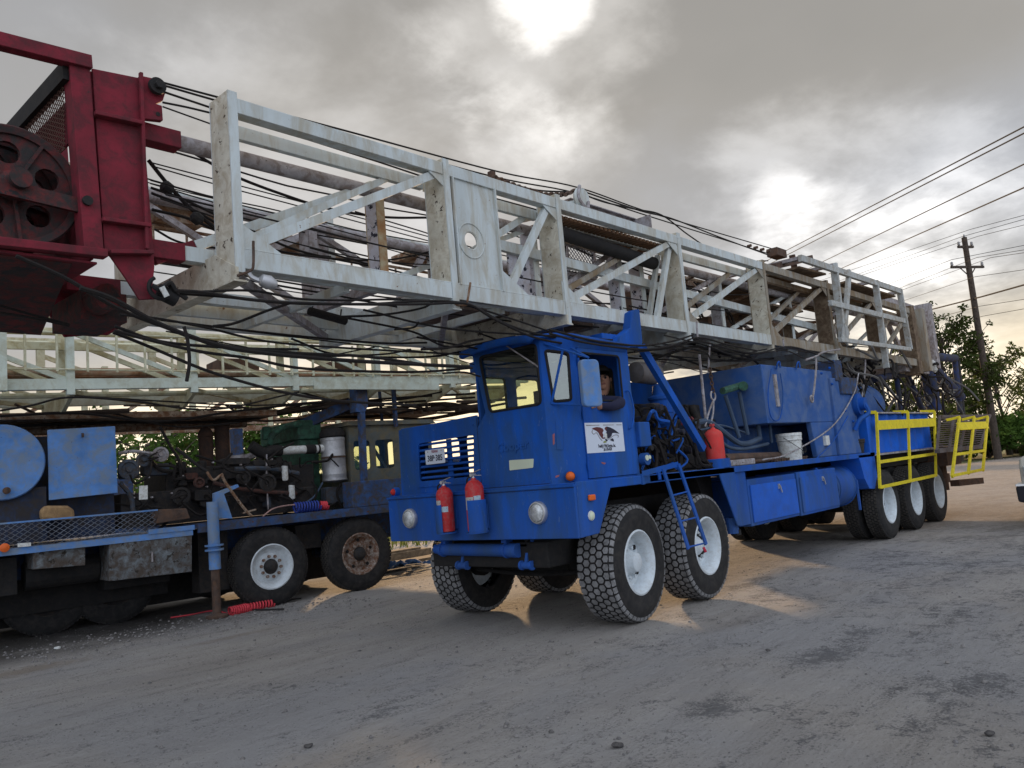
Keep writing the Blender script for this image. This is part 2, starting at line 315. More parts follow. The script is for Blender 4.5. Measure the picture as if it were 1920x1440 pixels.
# ================================================================== SETTING
# ---- ground
def ground_mat():
    m=D.materials.new('caliche_ground'); m.use_nodes=True; t=m.node_tree; b=t.nodes['Principled BSDF']; tc=t.nodes.new('ShaderNodeTexCoord'); v=tc.outputs['Object']
    mp=t.nodes.new('ShaderNodeMapping'); mp.inputs['Scale'].default_value=(.28,1.25,1); mp.inputs['Rotation'].default_value=(0,0,math.radians(-8)); t.links.new(v,mp.inputs[0]); s=mp.outputs[0]
    big=noise(.28,5,.6,.5,v,t); med=noise(1.5,8,.65,.6,s,t); fine=noise(9,8,.7,.2,v,t); grit=noise(55,6,.75,0,v,t); gr2=noise(170,3,.7,0,v,t); pat=noise(1.1,10,.78,.3,v,t)
    c=mixc(sstep(med,.3,.7,t),(.318,.298,.278),(.395,.375,.352),t)
    c=mixc(mth('MULTIPLY',sstep(big,.42,.62,t),.6,t),c,(.30,.305,.32),t)
    # dark asphalt-gravel patches, denser towards the right foreground
    sp=t.nodes.new('ShaderNodeSeparateXYZ'); t.links.new(v,sp.inputs[0])
    bias=sstep(mth('ADD',mth('MULTIPLY',sp.outputs[1],-.8,t),mth('MULTIPLY',sp.outputs[0],.45,t),t),-1.0,6.5,t)
    pf=mth('ADD',mth('MULTIPLY',pat,.50,t),mth('ADD',mth('MULTIPLY',fine,.32,t),mth('MULTIPLY',grit,.30,t),t),t)
    pf=mth('ADD',pf,mth('MULTIPLY',bias,.065,t),t)
    for (px,py,rx,ry,am) in ((1335,1325,.45,.18,.07),(1400,1093,.7,.2,.08),(1130,1240,.6,.12,.05),(1560,1215,.9,.22,.06),(700,1345,.4,.08,.05),(150,1400,.5,.14,.05),(1750,1300,.9,.3,.035),(1250,1400,.4,.2,.04)):
        q=PZ(px,py,0); vm=t.nodes.new('ShaderNodeVectorMath'); vm.operation='SUBTRACT'; t.links.new(v,vm.inputs[0]); vm.inputs[1].default_value=q
        v2=t.nodes.new('ShaderNodeVectorMath'); v2.operation='DIVIDE'; t.links.new(vm.outputs[0],v2.inputs[0]); v2.inputs[1].default_value=(rx,ry,1); ln=t.nodes.new('ShaderNodeVectorMath'); ln.operation='LENGTH'; t.links.new(v2.outputs[0],ln.inputs[0])
        d_=mth('ADD',ln.outputs['Value'],mth('MULTIPLY',mth('SUBTRACT',fine,.5,t),3.2,t),t); stm=mth('MULTIPLY',mth('SUBTRACT',1.0,sstep(d_,.2,1.5,t),t),am,t); pf=mth('ADD',pf,stm,t)
    c=mixc(mth('MULTIPLY',sstep(pf,.60,.665,t),.72,t),c,(.082,.084,.092),t)
    streak=noise(3.2,7,.7,.4,s,t); c=mixc(mth('MULTIPLY',sstep(streak,.58,.72,t),.4,t),c,(.11,.10,.095),t)
    c=mixc(mth('MULTIPLY',sstep(mth('ADD',mth('MULTIPLY',grit,.55,t),mth('MULTIPLY',noise(4.5,7,.7,.3,s,t),.45,t),t),.53,.60,t),.6,t),c,(.095,.093,.093),t)
    c=mixc(mth('MULTIPLY',sstep(gr2,.60,.72,t),.4,t),c,(.40,.38,.36),t)
    c=mixc(mth('MULTIPLY',sstep(noise(.5,3,.5,.2,s,t),.62,.72,t),.35,t),c,(.17,.13,.09),t)
    pit=noise(22,5,.8,.1,s,t); c=mixc(mth('MULTIPLY',sstep(pit,.61,.68,t),.55,t),c,(.10,.10,.105),t)
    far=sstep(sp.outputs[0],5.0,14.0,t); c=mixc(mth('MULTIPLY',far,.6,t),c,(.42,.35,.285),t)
    for (px,py,rx,ry,am) in ((40,1258,.55,.22,.5),(430,1195,.55,.10,.35)):
        q=PZ(px,py,0); vm=t.nodes.new('ShaderNodeVectorMath'); vm.operation='SUBTRACT'; t.links.new(v,vm.inputs[0]); vm.inputs[1].default_value=q
        v2=t.nodes.new('ShaderNodeVectorMath'); v2.operation='DIVIDE'; t.links.new(vm.outputs[0],v2.inputs[0]); v2.inputs[1].default_value=(rx,ry,1); ln=t.nodes.new('ShaderNodeVectorMath'); ln.operation='LENGTH'; t.links.new(v2.outputs[0],ln.inputs[0])
        d_=mth('ADD',ln.outputs['Value'],mth('MULTIPLY',mth('SUBTRACT',fine,.5,t),3.2,t),t); stm=mth('MULTIPLY',mth('SUBTRACT',1.0,sstep(d_,.2,1.5,t),t),am,t); c=mixc(stm,c,(.17,.12,.07),t)
    # darker soil under the parked rig, broken up by noise
    under_rig=mth('MULTIPLY',sstep(sp.outputs[1],4.9,6.0,t),mth('SUBTRACT',1.0,sstep(sp.outputs[0],-.5,1.2,t),t),t)
    under_rig=mth('MULTIPLY',under_rig,sstep(noise(.9,5,.6,.2,v,t),.25,.5,t),t); c=mixc(mth('MULTIPLY',under_rig,.8,t),c,(.035,.030,.026),t)
    t.links.new(c,b.inputs['Base Color']); b.inputs['Roughness'].default_value=.92; b.inputs['Specular IOR Level'].default_value=.25
    bp=t.nodes.new('ShaderNodeBump'); bp.inputs['Strength'].default_value=.9; bp.inputs['Distance'].default_value=.06
    h=mth('ADD',mth('MULTIPLY',fine,.8,t),mth('ADD',mth('MULTIPLY',grit,.35,t),mth('MULTIPLY',med,1.2,t),t),t); t.links.new(h,bp.inputs['Height']); t.links.new(bp.outputs[0],b.inputs['Normal']); return m
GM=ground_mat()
g=MB(); N=90
xs=[-14+ (i/N)*30 for i in range(N+1)]; ys=[-6+(j/60)*13 for j in range(61)]
xs=[-1500,-200,-60,-25]+xs+[25,45,90,250,1500]; ys=[-1500,-200,-60,-18]+ys+[16,30,60,200,1500]
from mathutils import noise as MN
def gz(x,y):
    if -14<=x<=16 and -6<=y<=7: return .018*MN.noise(Vector((x*.5,y*.9,0)))+.008*MN.noise(Vector((x*2,y*2.6,3)))-.006
    return -.012
g.add([(x,y,gz(x,y)) for y in ys for x in xs],[(j*len(xs)+i,j*len(xs)+i+1,(j+1)*len(xs)+i+1,(j+1)*len(xs)+i) for j in range(len(ys)-1) for i in range(len(xs)-1)])
struct(g.build('ground',GM,smooth=True))
# ---- loose gravel in the foreground
STN=mat('gravel_stone',(.14,.135,.135),.9,var=.5,dscale=6,dirt=(.30,.28,.26),damt=.5)
gv=MB()
def stone(x,y,s,m=0):
    z=.0; n=6; k=random.random()*6; vs=[(x+s*math.cos(k+i)*random.uniform(.7,1.2),y+s*math.sin(k+i)*random.uniform(.7,1.2),z) for i in range(n)]+[(x+.5*s*math.cos(k+i)*random.uniform(.6,1.2),y+.5*s*math.sin(k+i),z+s*random.uniform(.45,.8)) for i in range(n)]
    gv.add(vs,[(i,(i+1)%n,n+(i+1)%n,n+i) for i in range(n)]+[tuple(range(n,2*n))],m)
for i in range(9500):
    d=random.random()**1.6*11+1.6; a=random.uniform(-.06,1.55); x=CP.x+d*math.cos(a); y=CP.y+d*math.sin(a)
    if MN.noise(Vector((x*.8,y*1.1,5)))<-.05 and random.random()<.75: continue
    stone(x,y,random.choice((.004,.005,.006,.008,.011,.018 if random.random()<.25 else .006)))
for i in range(900):
    a=random.uniform(-3.3,.8); p=Vector((.421+a*.992,5.753-a*.125)); q=random.gauss(-.5,.45); stone(p.x-.1*q,p.y+q,random.choice((.006,.008,.01,.014,.02)))
stuff(gv.build('gravel',STN),'small loose gravel stones scattered over the dusty yard','gravel')
# ---- road and grass beyond the yard
rd=MB(); e0=PZ(1700,868,0); 
# grass field behind everything, with two sheets laid over the ground
GF=mat('field_grass_ground',(.10,.12,.035),.95,dirt=(.17,.14,.06),damt=.5,dscale=.6,var=.3,bump=.4,bscale=8)
gf=MB(); gf.add([(-60,17,-.006),(26,11.5,-.006),(56,7.0,-.006),(64,0,-.006),(70,-60,-.006),(900,-900,-.006),(900,900,-.006),(-400,900,-.006)],[tuple(range(8))]); struct(gf.build('grass_field',GF))
gb=MB()
def blade(x,y,h,w):
    a=random.random()*6.28; dx,dy=w*math.cos(a),w*math.sin(a); l=random.uniform(-.4,.4)*h; k=random.uniform(-.4,.4)*h
    gb.add([(x-dx,y-dy,-.01),(x+dx,y+dy,-.01),(x+l+dx*.3,y+k+dy*.3,h),(x+l-dx*.3,y+k-dy*.3,h)],[(0,1,2,3)])
for i in range(9000):
    t=random.random(); x=-20+t*50; y=(17-(t*50-0)*.11)+abs(random.gauss(0,6))-3
    if x<26: blade(x+40*0,y,random.uniform(.1,.45),.02)
for i in range(6000):
    s_=random.random(); y=7-s_*14; x=56+s_*8+abs(random.gauss(0,2)); blade(x,y,random.uniform(.15,.7),.04)
stuff(gb.build('tall_grass',GRSM),'sunlit tall grass and weeds at the edge of the yard','grass')

# ---- trees and bushes
def leafball(mb,c,R,n,s,flat=.8):
    for i in range(n):
        while True:
            p=Vector((random.uniform(-1,1),random.uniform(-1,1),random.uniform(-1,1)))
            if p.length<1: break
        p=p*(.35+.65*random.random()) if random.random()<.3 else p
        q=c+Vector((p.x*R,p.y*R,p.z*R*flat)); a=Vector((random.gauss(0,1),random.gauss(0,1),random.gauss(0,1))).normalized(); b=a.orthogonal().normalized(); k=s*random.uniform(.6,1.4)
        mb.add([q-a*k,q+b*k*.55,q+a*k,q-b*k*.55],[(0,1,2,3)])
def tree(name,label,base,h,R,lm,nl=5200,ls=.09,nb=26,seed=1,group=None,lean=0,lowf=.22):
    random.seed(seed); b=V3(base); root=thing(name,label,'tree',b,group); t=MB(); top=b+Vector((lean,0,h*.85))
    t.tube([b-Vector((0,0,.1)),b+Vector((.05*h*random.uniform(-1,1),0,h*.3)),b+Vector((lean*.6,.03*h,h*.6)),top],R*.035,7)
    t.cyl(b-Vector((0,0,.1)),b+Vector((0,0,h*.35)),R*.075,R*.045,8)
    cr=MB()
    for i in range(nb):
        zf=lowf+(.96-lowf)*((i+.5)/nb); rr=R*(1-abs(zf-.45)*1.05)*random.uniform(.45,1.05); a=i*2.4+random.random()
        c=b+Vector((lean*zf+rr*math.cos(a),rr*math.sin(a),h*zf)); st=b+Vector((lean*zf*.7,0,h*max(.12,zf-.2))); mid=(st+c)/2+Vector((0,0,.04*h))
        t.tube([st,mid,c],R*.012,5,sub=3); br=R*random.uniform(.20,.36); leafball(cr,c,br,nl//nb,ls)
        for k in range(3):
            tip=c+Vector((random.uniform(-1,1),random.uniform(-1,1),random.uniform(-.2,1)))*br*1.5; t.tube([c,tip],R*.005,4); leafball(cr,tip,br*.35,nl//nb//9,ls*.8)
    t.build('trunk',BARK,root,smooth=True); cr.build('crown',lm,root); return root
def bush(name,label,base,h,R,lm,n=2600,ls=.07,seed=2,group=None):
    random.seed(seed); b=V3(base); root=thing(name,label,'bush',b,group); t=MB(); cr=MB()
    for i in range(12):
        a=i*2.4; rr=R*math.sqrt((i+.5)/12)*.85; c=b+Vector((rr*math.cos(a),rr*math.sin(a),h*random.uniform(.3,.75))); t.tube([b,(b+c)/2+Vector((0,0,.1*h)),c],.02*R,4,sub=2)
        leafball(cr,c,R*random.uniform(.28,.42),n//12,ls,h/R*.75)
    t.build('stems',BARK,root); cr.build('foliage',lm,root); return root
def gp(px,dep): # ground point under a photo column at a given depth
    y=720+(UP.z and (FW.z+RT.z*(px-960)/FP+CP.z/dep)/UP.z)*FP; p=PD(px,y,dep); return Vector((p.x,p.y,0))
tree('roadside_tree','tall dark green tree with an uneven crown just left of the wooden utility pole',gp(1800,52),9.6,3.4,LF1,5200,.15,30,11)
tree('roadside_tree','thin sparse tree between the utility pole and the right edge of the photo',gp(1893,58),8.0,3.2,LF2,2300,.15,22,12,lowf=.2)
tree('roadside_tree','slender leaning tree behind the rear end of the blue rig truck',gp(1722,46),6.3,2.6,LF2,3000,.15,20,17,lowf=.15)
tree('roadside_tree','low leafy tree seen under the rear of the tilted mast',gp(1620,50),5.6,3.0,LF1,3600,.15,22,18,lowf=.1)
for i,(px,dep,h,R,m,lab) in enumerate([(1905,60,3.2,5.0,LF3,'broad dark hedge bush at the right edge beyond the road'),(1855,55,2.6,3.4,LF3,'round green bush at the foot of the utility pole'),(1780,56,3.0,4,LF1,'dark bush below the tall roadside tree'),(1700,58,2.6,4,LF3,'green bush behind the tail of the blue rig truck'),(1960,52,3.4,4.5,LF3,'green bush just outside the right edge behind the parked pickup')]):
    bush('bush',lab,gp(px,dep),h,R,m,4200,.16,30+i)
for i,(px,dep,h,R,lab) in enumerate([(285,30,4.6,3.6,'sunlit leafy tree seen between the square blue panel and the exhaust stacks'),(420,34,5.2,3.4,'leafy tree behind the exhaust stacks of the parked rig'),(545,32,4.9,3.0,'tree glimpsed behind the green radiator of the parked rig'),(120,36,4.4,3.6,'tree hidden behind the big light blue drum')]):
    tree('background_tree',lab,gp(px,dep),h,R,LF3 if i%2==0 else LF2,4200,.13,24,50+i,lowf=.1)
for i,px in enumerate((690,800,940,1060)):
    bush('low_brush',['low weeds behind the gap between the two rigs','low brush behind the cab of the parked rig','low brush far behind the blue cab','low brush behind the engine of the blue rig truck'][i],gp(px,40+i),1.3,3,LF2,1500,.10,70+i)
random.seed(5)
# ---- utility pole with crossarms
def polething():
    b=gp(1872,50); b.z=0; top=PD(1820,432,50); H=top.z
    root=thing('utility_pole','tall dark wooden utility pole with two crossarms standing among roadside trees','utility pole',b)
    m=MB(); m.cyl(b-Vector((0,0,.2)),Vector((b.x,b.y,H)),.24,.16,14); m.build('pole',WOOD,root,smooth=True)
    o=Vector((b.x,b.y,0)); ax=(RT*.85+FW*.25); ax.z=0; ax.normalize(); ins=[]
    for zf,hw,off in ((-.62,.62,0),(-1.95,1.32,-.1)):
        z=H+zf; a=MB(); a.beam(o+ax*(-hw+off)+Vector((0,0,z)),o+ax*(hw+off)+Vector((0,0,z)),.12,.15); cr=a.build('crossarm',WOOD,root)
        s=MB(); 
        for k in(-1,1): s.beam(o+ax*(k*hw*.5+off)+Vector((0,0,z)),o+Vector((0,0,z-hw*.5)),.05,.05)
        s.build('brace',WOOD,cr)
        for k in(-1,1):
            p=o+ax*(k*(hw-.1)+off)+Vector((0,0,z+.08)); i_=MB(); i_.lathe(p,(0,0,1),[(.02,0),(.07,.02),(.1,.09),(.06,.13),(.09,.19),(.05,.26)],10); i_.build('insulator',INSU,root,smooth=True); ins.append(p+Vector((0,0,.24)))
    p=o+Vector((0,0,H)); i_=MB(); i_.lathe(p,(0,0,1),[(.02,-.02),(.07,.05),(.05,.2)],8); i_.build('insulator',INSU,root); ins.append(p+Vector((0,0,.2)))
polething()
def wire(lab,a,b,r,sag=.0):
    a,b=V3(a),V3(b); m=MB(); m.tube([a.lerp(b,i/14)-Vector((0,0,sag*4*(i/14)*(1-i/14))) for i in range(15)],r,5,smooth=False); tag(m.build('overhead_wire',WIRE),lab,'power line','overhead wires crossing the sky')
UW=[((1470,472),(1920,238),62,26,.028,'highest of the four near overhead wires'),((1478,477),(1920,250),62,26,.028,'second highest of the four near overhead wires'),((1540,492),(1920,308),62,26,.026,'third of the four near overhead wires from the top'),((1585,500),(1920,352),62,26,.028,'lowest of the four near overhead wires')]
for (a,b,d1,d2,r,lab) in UW:
    A=PD(*a,d1); B=PD(*b,d2); dd=B-A; wire(lab,A-dd*.25,B+dd*.3,r,.0)
PW=[((1600,505),(1820,430),(1960,393),'thin wire reaching the very top of the utility pole'),((1620,510),(1803,444),(1960,400),'thin wire over the left end of the short crossarm'),((1610,518),(1834,443),(1960,412),'thin wire over the right end of the short crossarm'),
((1660,535),(1784,487),(1960,452),'wire on the left end of the long crossarm'),((1680,543),(1831,483),(1960,462),'wire resting beside the pole on the long crossarm'),((1680,548),(1858,483),(1960,468),'wire on the right end of the long crossarm'),
((1700,562),(1828,519),(1960,500),'wire clamped to the pole below the long crossarm'),((1715,607),(1838,574),(1960,555),'thin cable below the thick cable on the pole'),((1720,627),(1842,593),(1960,572),'lowest cable on the utility pole passing the tree top')]
for a,b,c_,lab in PW:
    A=PD(*a,68); B=PD(*b,49.6); C=PD(*c_,43); m=MB(); m.tube([A+(A-B)*.5,A,B,C,C+(C-B)*1.5],.016,5,smooth=False); tag(m.build('overhead_wire',WIRE),lab,'power line','overhead wires crossing the sky')
A=PD(1728,585,62); B=PD(1842,556,49.6); C=PD(1960,523,41); m=MB(); m.tube([A,B,C,C+(C-B)],.05,6,smooth=False); tag(m.build('overhead_wire',WIRE),'thick black cable crossing the utility pole at tree top height','power line','overhead wires crossing the sky')
# ================================================================== WHEELS
def tyre_mesh(R,w,kind):
    t=MB(); rb=.302
    prof=[(rb-.01,.03),(rb,.012),(rb+.03,.004),(rb+.03,.004),((rb+R)/2-.02,-.004),((rb+R)/2,-.006),((rb+R)/2+.02,-.003),(R-.055,.012),(R-.03,.024),(R-.016,.045),(R-.012,.07),(R-.012,w-.07),(R-.03,w-.024),((rb+R)/2,w+.006),(rb,w-.012),(rb-.01,w-.03)]
    t.lathe((0,0,0),(0,1,0),prof,64,0,cap=False)
    rows,N=(5,46) if kind=='hex' else (5,58)
    y0,y1=.028,w-.028; rw=(y1-y0)/rows
    for j in range(rows):
        for k in range(N):
            yc=y0+rw*(j+.5); th=2*math.pi*(k+(j%2)*.5)/N; dth=2*math.pi/N; a=rw*.5*.95; b=dth*.5
            if kind=='hex': pts=[(-a*1.18,0),(-a*.62,-b*.86),(a*.62,-b*.86),(a*1.18,0),(a*.62,b*.86),(-a*.62,b*.86)]
            else: pts=[(-a,-b*.7),(a*.9,-b*.95),(a,b*.7),(-a*.9,b*.95)]
            if j==0: pts=[(max(p[0],-a*1.0),p[1]) for p in pts]
            n=len(pts); o=len(t.v)
            for rr,sh in((R-.02,1.0),(R,.9)):
                for (py,pt) in pts:
                    y=yc+py*sh; drop=.012*max(0,(abs(y-w/2)/(w/2)-.72)/.28)**2
                    t.v.append(((rr-drop)*math.cos(th+pt*sh),y,(rr-drop)*math.sin(th+pt*sh)))
            t.f+=[(o+i,o+(i+1)%n,o+n+(i+1)%n,o+n+i) for i in range(n)]+[tuple(o+n+i for i in range(n))]; t.m+=[0]*n+[1]
    if kind=='hex': # shoulder lugs
        for k in range(N):
            th=2*math.pi*(k+.0)/N
            for ys in(.02,w-.02):
                c=Vector(((R-.028)*math.cos(th),ys,(R-.028)*math.sin(th))); e=Vector((-math.sin(th),0,math.cos(th)))*.026; u=Vector((math.cos(th),0,math.sin(th)))*.022; y=Vector((0,.012 if ys<.1 else -.012,0))
                t.hexa([c-e-u-y,c+e-u-y,c+e-u+y,c-e-u+y,c-e+u*.4-y*.2,c+e+u*.4-y*.2,c+e+u*.7+y,c-e+u*.7+y],1)
    return t
def rim_mesh(depth,nl=10,nut=.015,holes=True,hubr=.095,hubh=.06):
    m=MB(); rb=.300
    m.lathe((0,0,0),(0,1,0),[(rb+.012,.020),(rb+.012,.006),(rb-.004,.000),(rb-.012,.012),(rb-.03,.03),(rb-.045,depth*.55),(rb-.06,depth),(rb-.10,depth+.012),(.17,depth-.012),(.15,depth-.014),(.005,depth-.01)],48,cap=False)
    m.lathe((0,0,0),(0,1,0),[(rb+.01,.02),(rb-.02,.10),(rb-.02,.25),(.16,.26)],32,cap=False)
    hy=depth-.014; m.lathe((0,hy,0),(0,-1,0),[(hubr+.02,0),(hubr+.01,.02),(hubr,.03),(hubr*.8,hubh),(hubr*.6,hubh+.012),(.01,hubh+.014)],24,1)
    for k in range(nl):
        a=2*math.pi*k/nl; c=Vector((.143*math.cos(a),hy,.143*math.sin(a))); m.cyl(c,c-Vector((0,.035,0)),nut*1.15,n=6,m=2)
    if holes:
        for k in range(5):
            a=2*math.pi*(k+.5)/5; c=Vector((.205*math.cos(a),depth-.004,.205*math.sin(a))); m.cyl(c,c-Vector((0,.004,0)),.026,n=10,m=3)
    return m
def mk(mb,name,mats):
    o=mb.build(name,mats,smooth=True); return o
PROTO={}
def wheel(parent,kind,loc,rz=0,flip=False,rims=None,name='wheel'):
    R,w,tk=(.565,.40,'hex') if kind[0]=='f' else (.545,.275,'blk')
    if kind not in PROTO:
        if kind=='front': r=rim_mesh(.15,10,hubr=.11,hubh=.10); mats=[RIM,RIM,RIM,BLK]
        elif kind=='front2': r=rim_mesh(.16,10,hubr=.085,hubh=.05); mats=[RIM,RIM,RIM,BLK]
        elif kind=='rear': r=rim_mesh(.17,8,hubr=.07,hubh=.04,holes=False); mats=[RIM,GRS,RIM,BLK]
        elif kind=='pw': r=rim_mesh(.075,10,nut=.019,holes=False,hubr=.085,hubh=.07); mats=[RIM,GRS,RIMR,BLK]
        elif kind=='pr': r=rim_mesh(.065,10,nut=.019,holes=True,hubr=.085,hubh=.075); mats=[RIMR,GRS,RIMR,BLK]
        elif kind=='pi': r=rim_mesh(.08,10,holes=True); mats=[GRS,GRS,GRS,BLK]
        t=tyre_mesh(R,w,tk); 
        o=mk(r,name,mats); ty=mk(t,'tyre',[RUB,TRD if tk=='hex' else TRDK]); PROTO[kind]=(o.data,ty.data); D.objects.remove(o); D.objects.remove(ty)
    M=Matrix.Translation(V3(loc))@Matrix.Rotation(rz+(math.pi if flip else 0),4,'Z')@Matrix.Rotation(random.random()*6,4,'Y')
    o=D.objects.new(name,PROTO[kind][0]); COL.objects.link(o); o.matrix_basis=M; setpar(o,parent)
    t=D.objects.new('tyre',PROTO[kind][1]); COL.objects.link(t); t.matrix_basis=M; setpar(t,o); return o

# ================================================================== BLUE RIG TRUCK
T=thing('rig_truck','bright blue rig truck with white wheels under a long white lattice mast with red crown','truck',(3,1.3,0))
Z=.56
for x,k,a in((.993,'front',.10),(2.319,'front2',.055)):
    wheel(T,k,(x,.053,.565),a); wheel(T,'front2',(x,2.55,.565),a*.8+math.pi)
for x in(8.02,9.43,10.82):
    wheel(T,'rear',(x,-.045,.545)); wheel(T,'rear',(x,.275,.545),name='wheel'); wheel(T,'rear',(x,2.65,.545),math.pi); wheel(T,'rear',(x,2.33,.545),math.pi)
# chassis
m=MB()
for y in(.80,1.80): m.chan((.15,y,.98),(12.3,y,.98),.09,.32,.02,side=1)
for x in(.3,1.6,3.1,4.7,6.2,7.6,9,10.4,12.2): m.beam((x,.8,.98),(x,1.8,.98),.1,.22)
m.build('chassis_frame',BLK,T)
m=MB()
for x in(.993,2.319):
    m.beam((x,.45,.56),(x,2.15,.56),.12,.14); m.beam((x,.9,.48),(x,1.7,.48),.14,.10); m.cyl((x,.42,.56),(x,.2,.56),.16,n=16); m.cyl((x,2.2,.56),(x,2.4,.56),.16,n=16)
    m.beam((x-.35,.72,.68),(x+.35,.72,.68),.08,.10); m.beam((x-.35,1.88,.68),(x+.35,1.88,.68),.08,.10); m.tube([(x-.2,.5,.5),(x-.2,1.3,.46),(x-.2,2.1,.5)],.022,6)
for x in(8.02,9.43,10.82):
    m.cyl((x,.45,.545),(x,2.2,.545),.09,n=12); m.lathe((x,1.3,.545),(0,1,0),[(.1,-.28),(.22,-.12),(.22,.12),(.1,.28)],14)
m.tube([(2.4,1.3,.7),(5,1.3,.75),(7.9,1.3,.6)],.055,8); m.each('axle_part',BLK,T,smooth=True)
m=MB(); m.box((.15,.5,.62),(.9,2.1,.86)); m.box((1.3,.95,.50),(2.0,1.7,.9)); m.beam((.35,.55,.68),(.35,2.05,.68),.10,.09); m.tube([(.2,.7,.85),(.5,.8,.62),(1.4,.75,.6)],.03); m.build('underbody',BLK,T,bevel=.02)
# front bumper skirt with fender arches
m=MB()
m.box((0,0,.902),(.03,2.60,1.368))
arch=[(.03,0,.902),(.31,0,.914),(.545,0,1.306),(2.64,0,1.312),(2.93,0,.715),(3.03,0,.705),(3.0,0,1.385),(.03,0,1.395)]
m.prism(arch,(0,.022,0)); m.prism([(x,2.578,z) for x,y,z in arch],(0,.022,0))
m.box((.03,.022,1.372),(1.2,2.578,1.390)); m.box((.031,.05,.93),(.05,2.5,.95))
m.build('bumper',BLUE,T,bevel=.008)
m=MB(); a=PX(735,937,-.0); m.box((-.012,-.002,1.357),(.10,2.61,1.377)); m.build('bumper_edge_strip',BLUE,T)
# deck
m=MB(); m.box((1.22,.0,1.318),(7.75,.05,1.388)); m.box((1.22,2.55,1.318),(7.75,2.6,1.388)); m.box((1.205,.052,1.366),(7.75,2.548,1.382)); m.build('deck',BLUE,T,bevel=.004)
m=MB(); m.box((1.25,.056,1.384),(7.7,2.54,1.388)); m.build('deck_plate',mat('worn_deck_plate',(.05,.075,.11),.6,dirt=(.07,.055,.045),damt=.9,dscale=4,var=.3,bump=.3),T)
# inner fender liner (dark)
m=MB(); m.box((.3,.30,1.30),(3.0,2.3,1.316)); m.prism([(2.62,.3,1.30),(2.98,.3,1.30),(2.98,.3,.75),(2.90,.3,.75)],(0,2,0)); m.build('fender_liner',BLK,T)
# headlamps, markers
def lamp(c,ax,r,name,lens,ring=CHR,d=.05,par=T):
    c=V3(c); ax=V3(ax).normalized(); m=MB(); m.lathe(c-ax*.005,ax,[(r*1.22,0),(r*1.24,d*.5),(r*1.14,d*.9),(r*1.02,d*.95),(r,d*.4),(r*.2,d*.1)],28,cap=False); o=m.build(name,ring,par,smooth=True)
    l=MB(); l.lathe(c+ax*d*.45,ax,[(r*1.01,0),(r*.9,d*.42),(r*.5,d*.72),(.002,d*.82)],24); l.build('lens',lens,o,smooth=True); return o
lamp(PX(1011,961,-.0),(-1,0,0),.085,'headlight',LENS); lamp(PX(771,972,-.0),(-1,0,0),.085,'headlight',LENS)
lamp(PY(1108,967,0),(0,-1,0),.036,'reflector',CREAM,WPL,.02)
m=MB(); c=PY(1107,933,0); m.box((c.x-.045,-.03,c.z-.026),(c.x+.045,-.002,c.z+.026)); m.build('side_marker',ORG,T,bevel=.01)
# fire extinguisher cradles on the bumper
EX=[(PX(840,997,-.10),.084,'left'),(PX(897,996,-.10),.090,'right')]
for (c,r,w_) in EX:
    m=MB(); z0=c.z; y=c.y; x=-.112; st,en=(1.75*math.pi,2.9*math.pi) if w_=='left' else (.9*math.pi,1.62*math.pi)
    n=14; h=.27 if w_=='left' else .30
    # open sleeve: an arc wrapped around part of the bottle
    a0,a1=((math.radians(95),math.radians(205)) if w_=='left' else (math.radians(180),math.radians(292)))
    P_=[(x+(r+.014)*math.cos(a0+(a1-a0)*i/n),y+(r+.014)*math.sin(a0+(a1-a0)*i/n)) for i in range(n+1)]; Q_=[(x+(r+.022)*math.cos(a0+(a1-a0)*i/n),y+(r+.022)*math.sin(a0+(a1-a0)*i/n)) for i in range(n+1)]
    for i in range(n):
        m.hexa([(*P_[i],z0),(*P_[i+1],z0),(*Q_[i+1],z0),(*Q_[i],z0),(*P_[i],z0+h),(*P_[i+1],z0+h),(*Q_[i+1],z0+h),(*Q_[i],z0+h)])
    m.cyl((x,y,z0-.016),(x,y,z0-.002),r+.02,n=20); m.box((x+.03,y-.05,z0-.014),(-.002,y+.05,z0)); m.box((-.016,y-.055,z0+.02),(-.002,y+.055,z0+.25)); m.build('extinguisher_cradle',BLUE,T,smooth=True)
# ---- nose / grille panel
zt=2.11
gl=[PX(784,832,.10),PX(888,815,.10),PX(888,893,.10),PX(787,903,.10)]
gl=[(0.10,p.y,p.z) for p in gl]
out=[(.10,1.235,1.372),(.10,2.48,1.372),(.10,2.46,2.10),(.10,1.235,2.13)]
m=MB(); m.plate([V3(p) for p in out],[rloop(gl,.035)],(.02,0,0)); 
m.box((.121,1.235,2.095),(1.9,2.455,2.118)); m.build('hood',BLUE,T,bevel=.012)
m=MB(); far=[(.121,2.46,1.372),(1.9,2.46,1.372),(1.9,2.46,2.094),(.121,2.46,2.094)]
hl=[rloop([(.5,2.46,1.72),(1.0,2.46,1.72),(1.0,2.46,2.0),(.5,2.46,2.0)],.05),rloop([(1.12,2.46,1.5),(1.75,2.46,1.5),(1.75,2.46,2.02),(1.12,2.46,2.02)],.05)]
m.plate([V3(p) for p in far],hl,(0,-.02,0)); m.build('hood_side_panel',BLUE,T)
m=MB(); m.box((1.25,1.3,1.4),(1.28,2.3,1.62)); m.box((.6,1.32,1.40),(1.2,2.3,1.50)); m.tube([(.4,1.5,1.5),(.8,1.9,1.62),(1.3,2.2,1.5)],.03); m.box((.30,1.9,1.4),(.5,2.3,1.7)); m.build('radiator_core',BLK,T)
yl,yr=gl[0][1],gl[1][1]; zb,ztp=(gl[2][2]+gl[3][2])/2,(gl[0][2]+gl[1][2])/2
for i in range(7):
    z=zb+(ztp-zb)*(i+.55)/7; m=MB(); m.beam((.115,yl-.004,z),(.115,yr+.004,z),.012,.026,up=(.9,0,1)); m.build('grille_slat',BLUE,T)
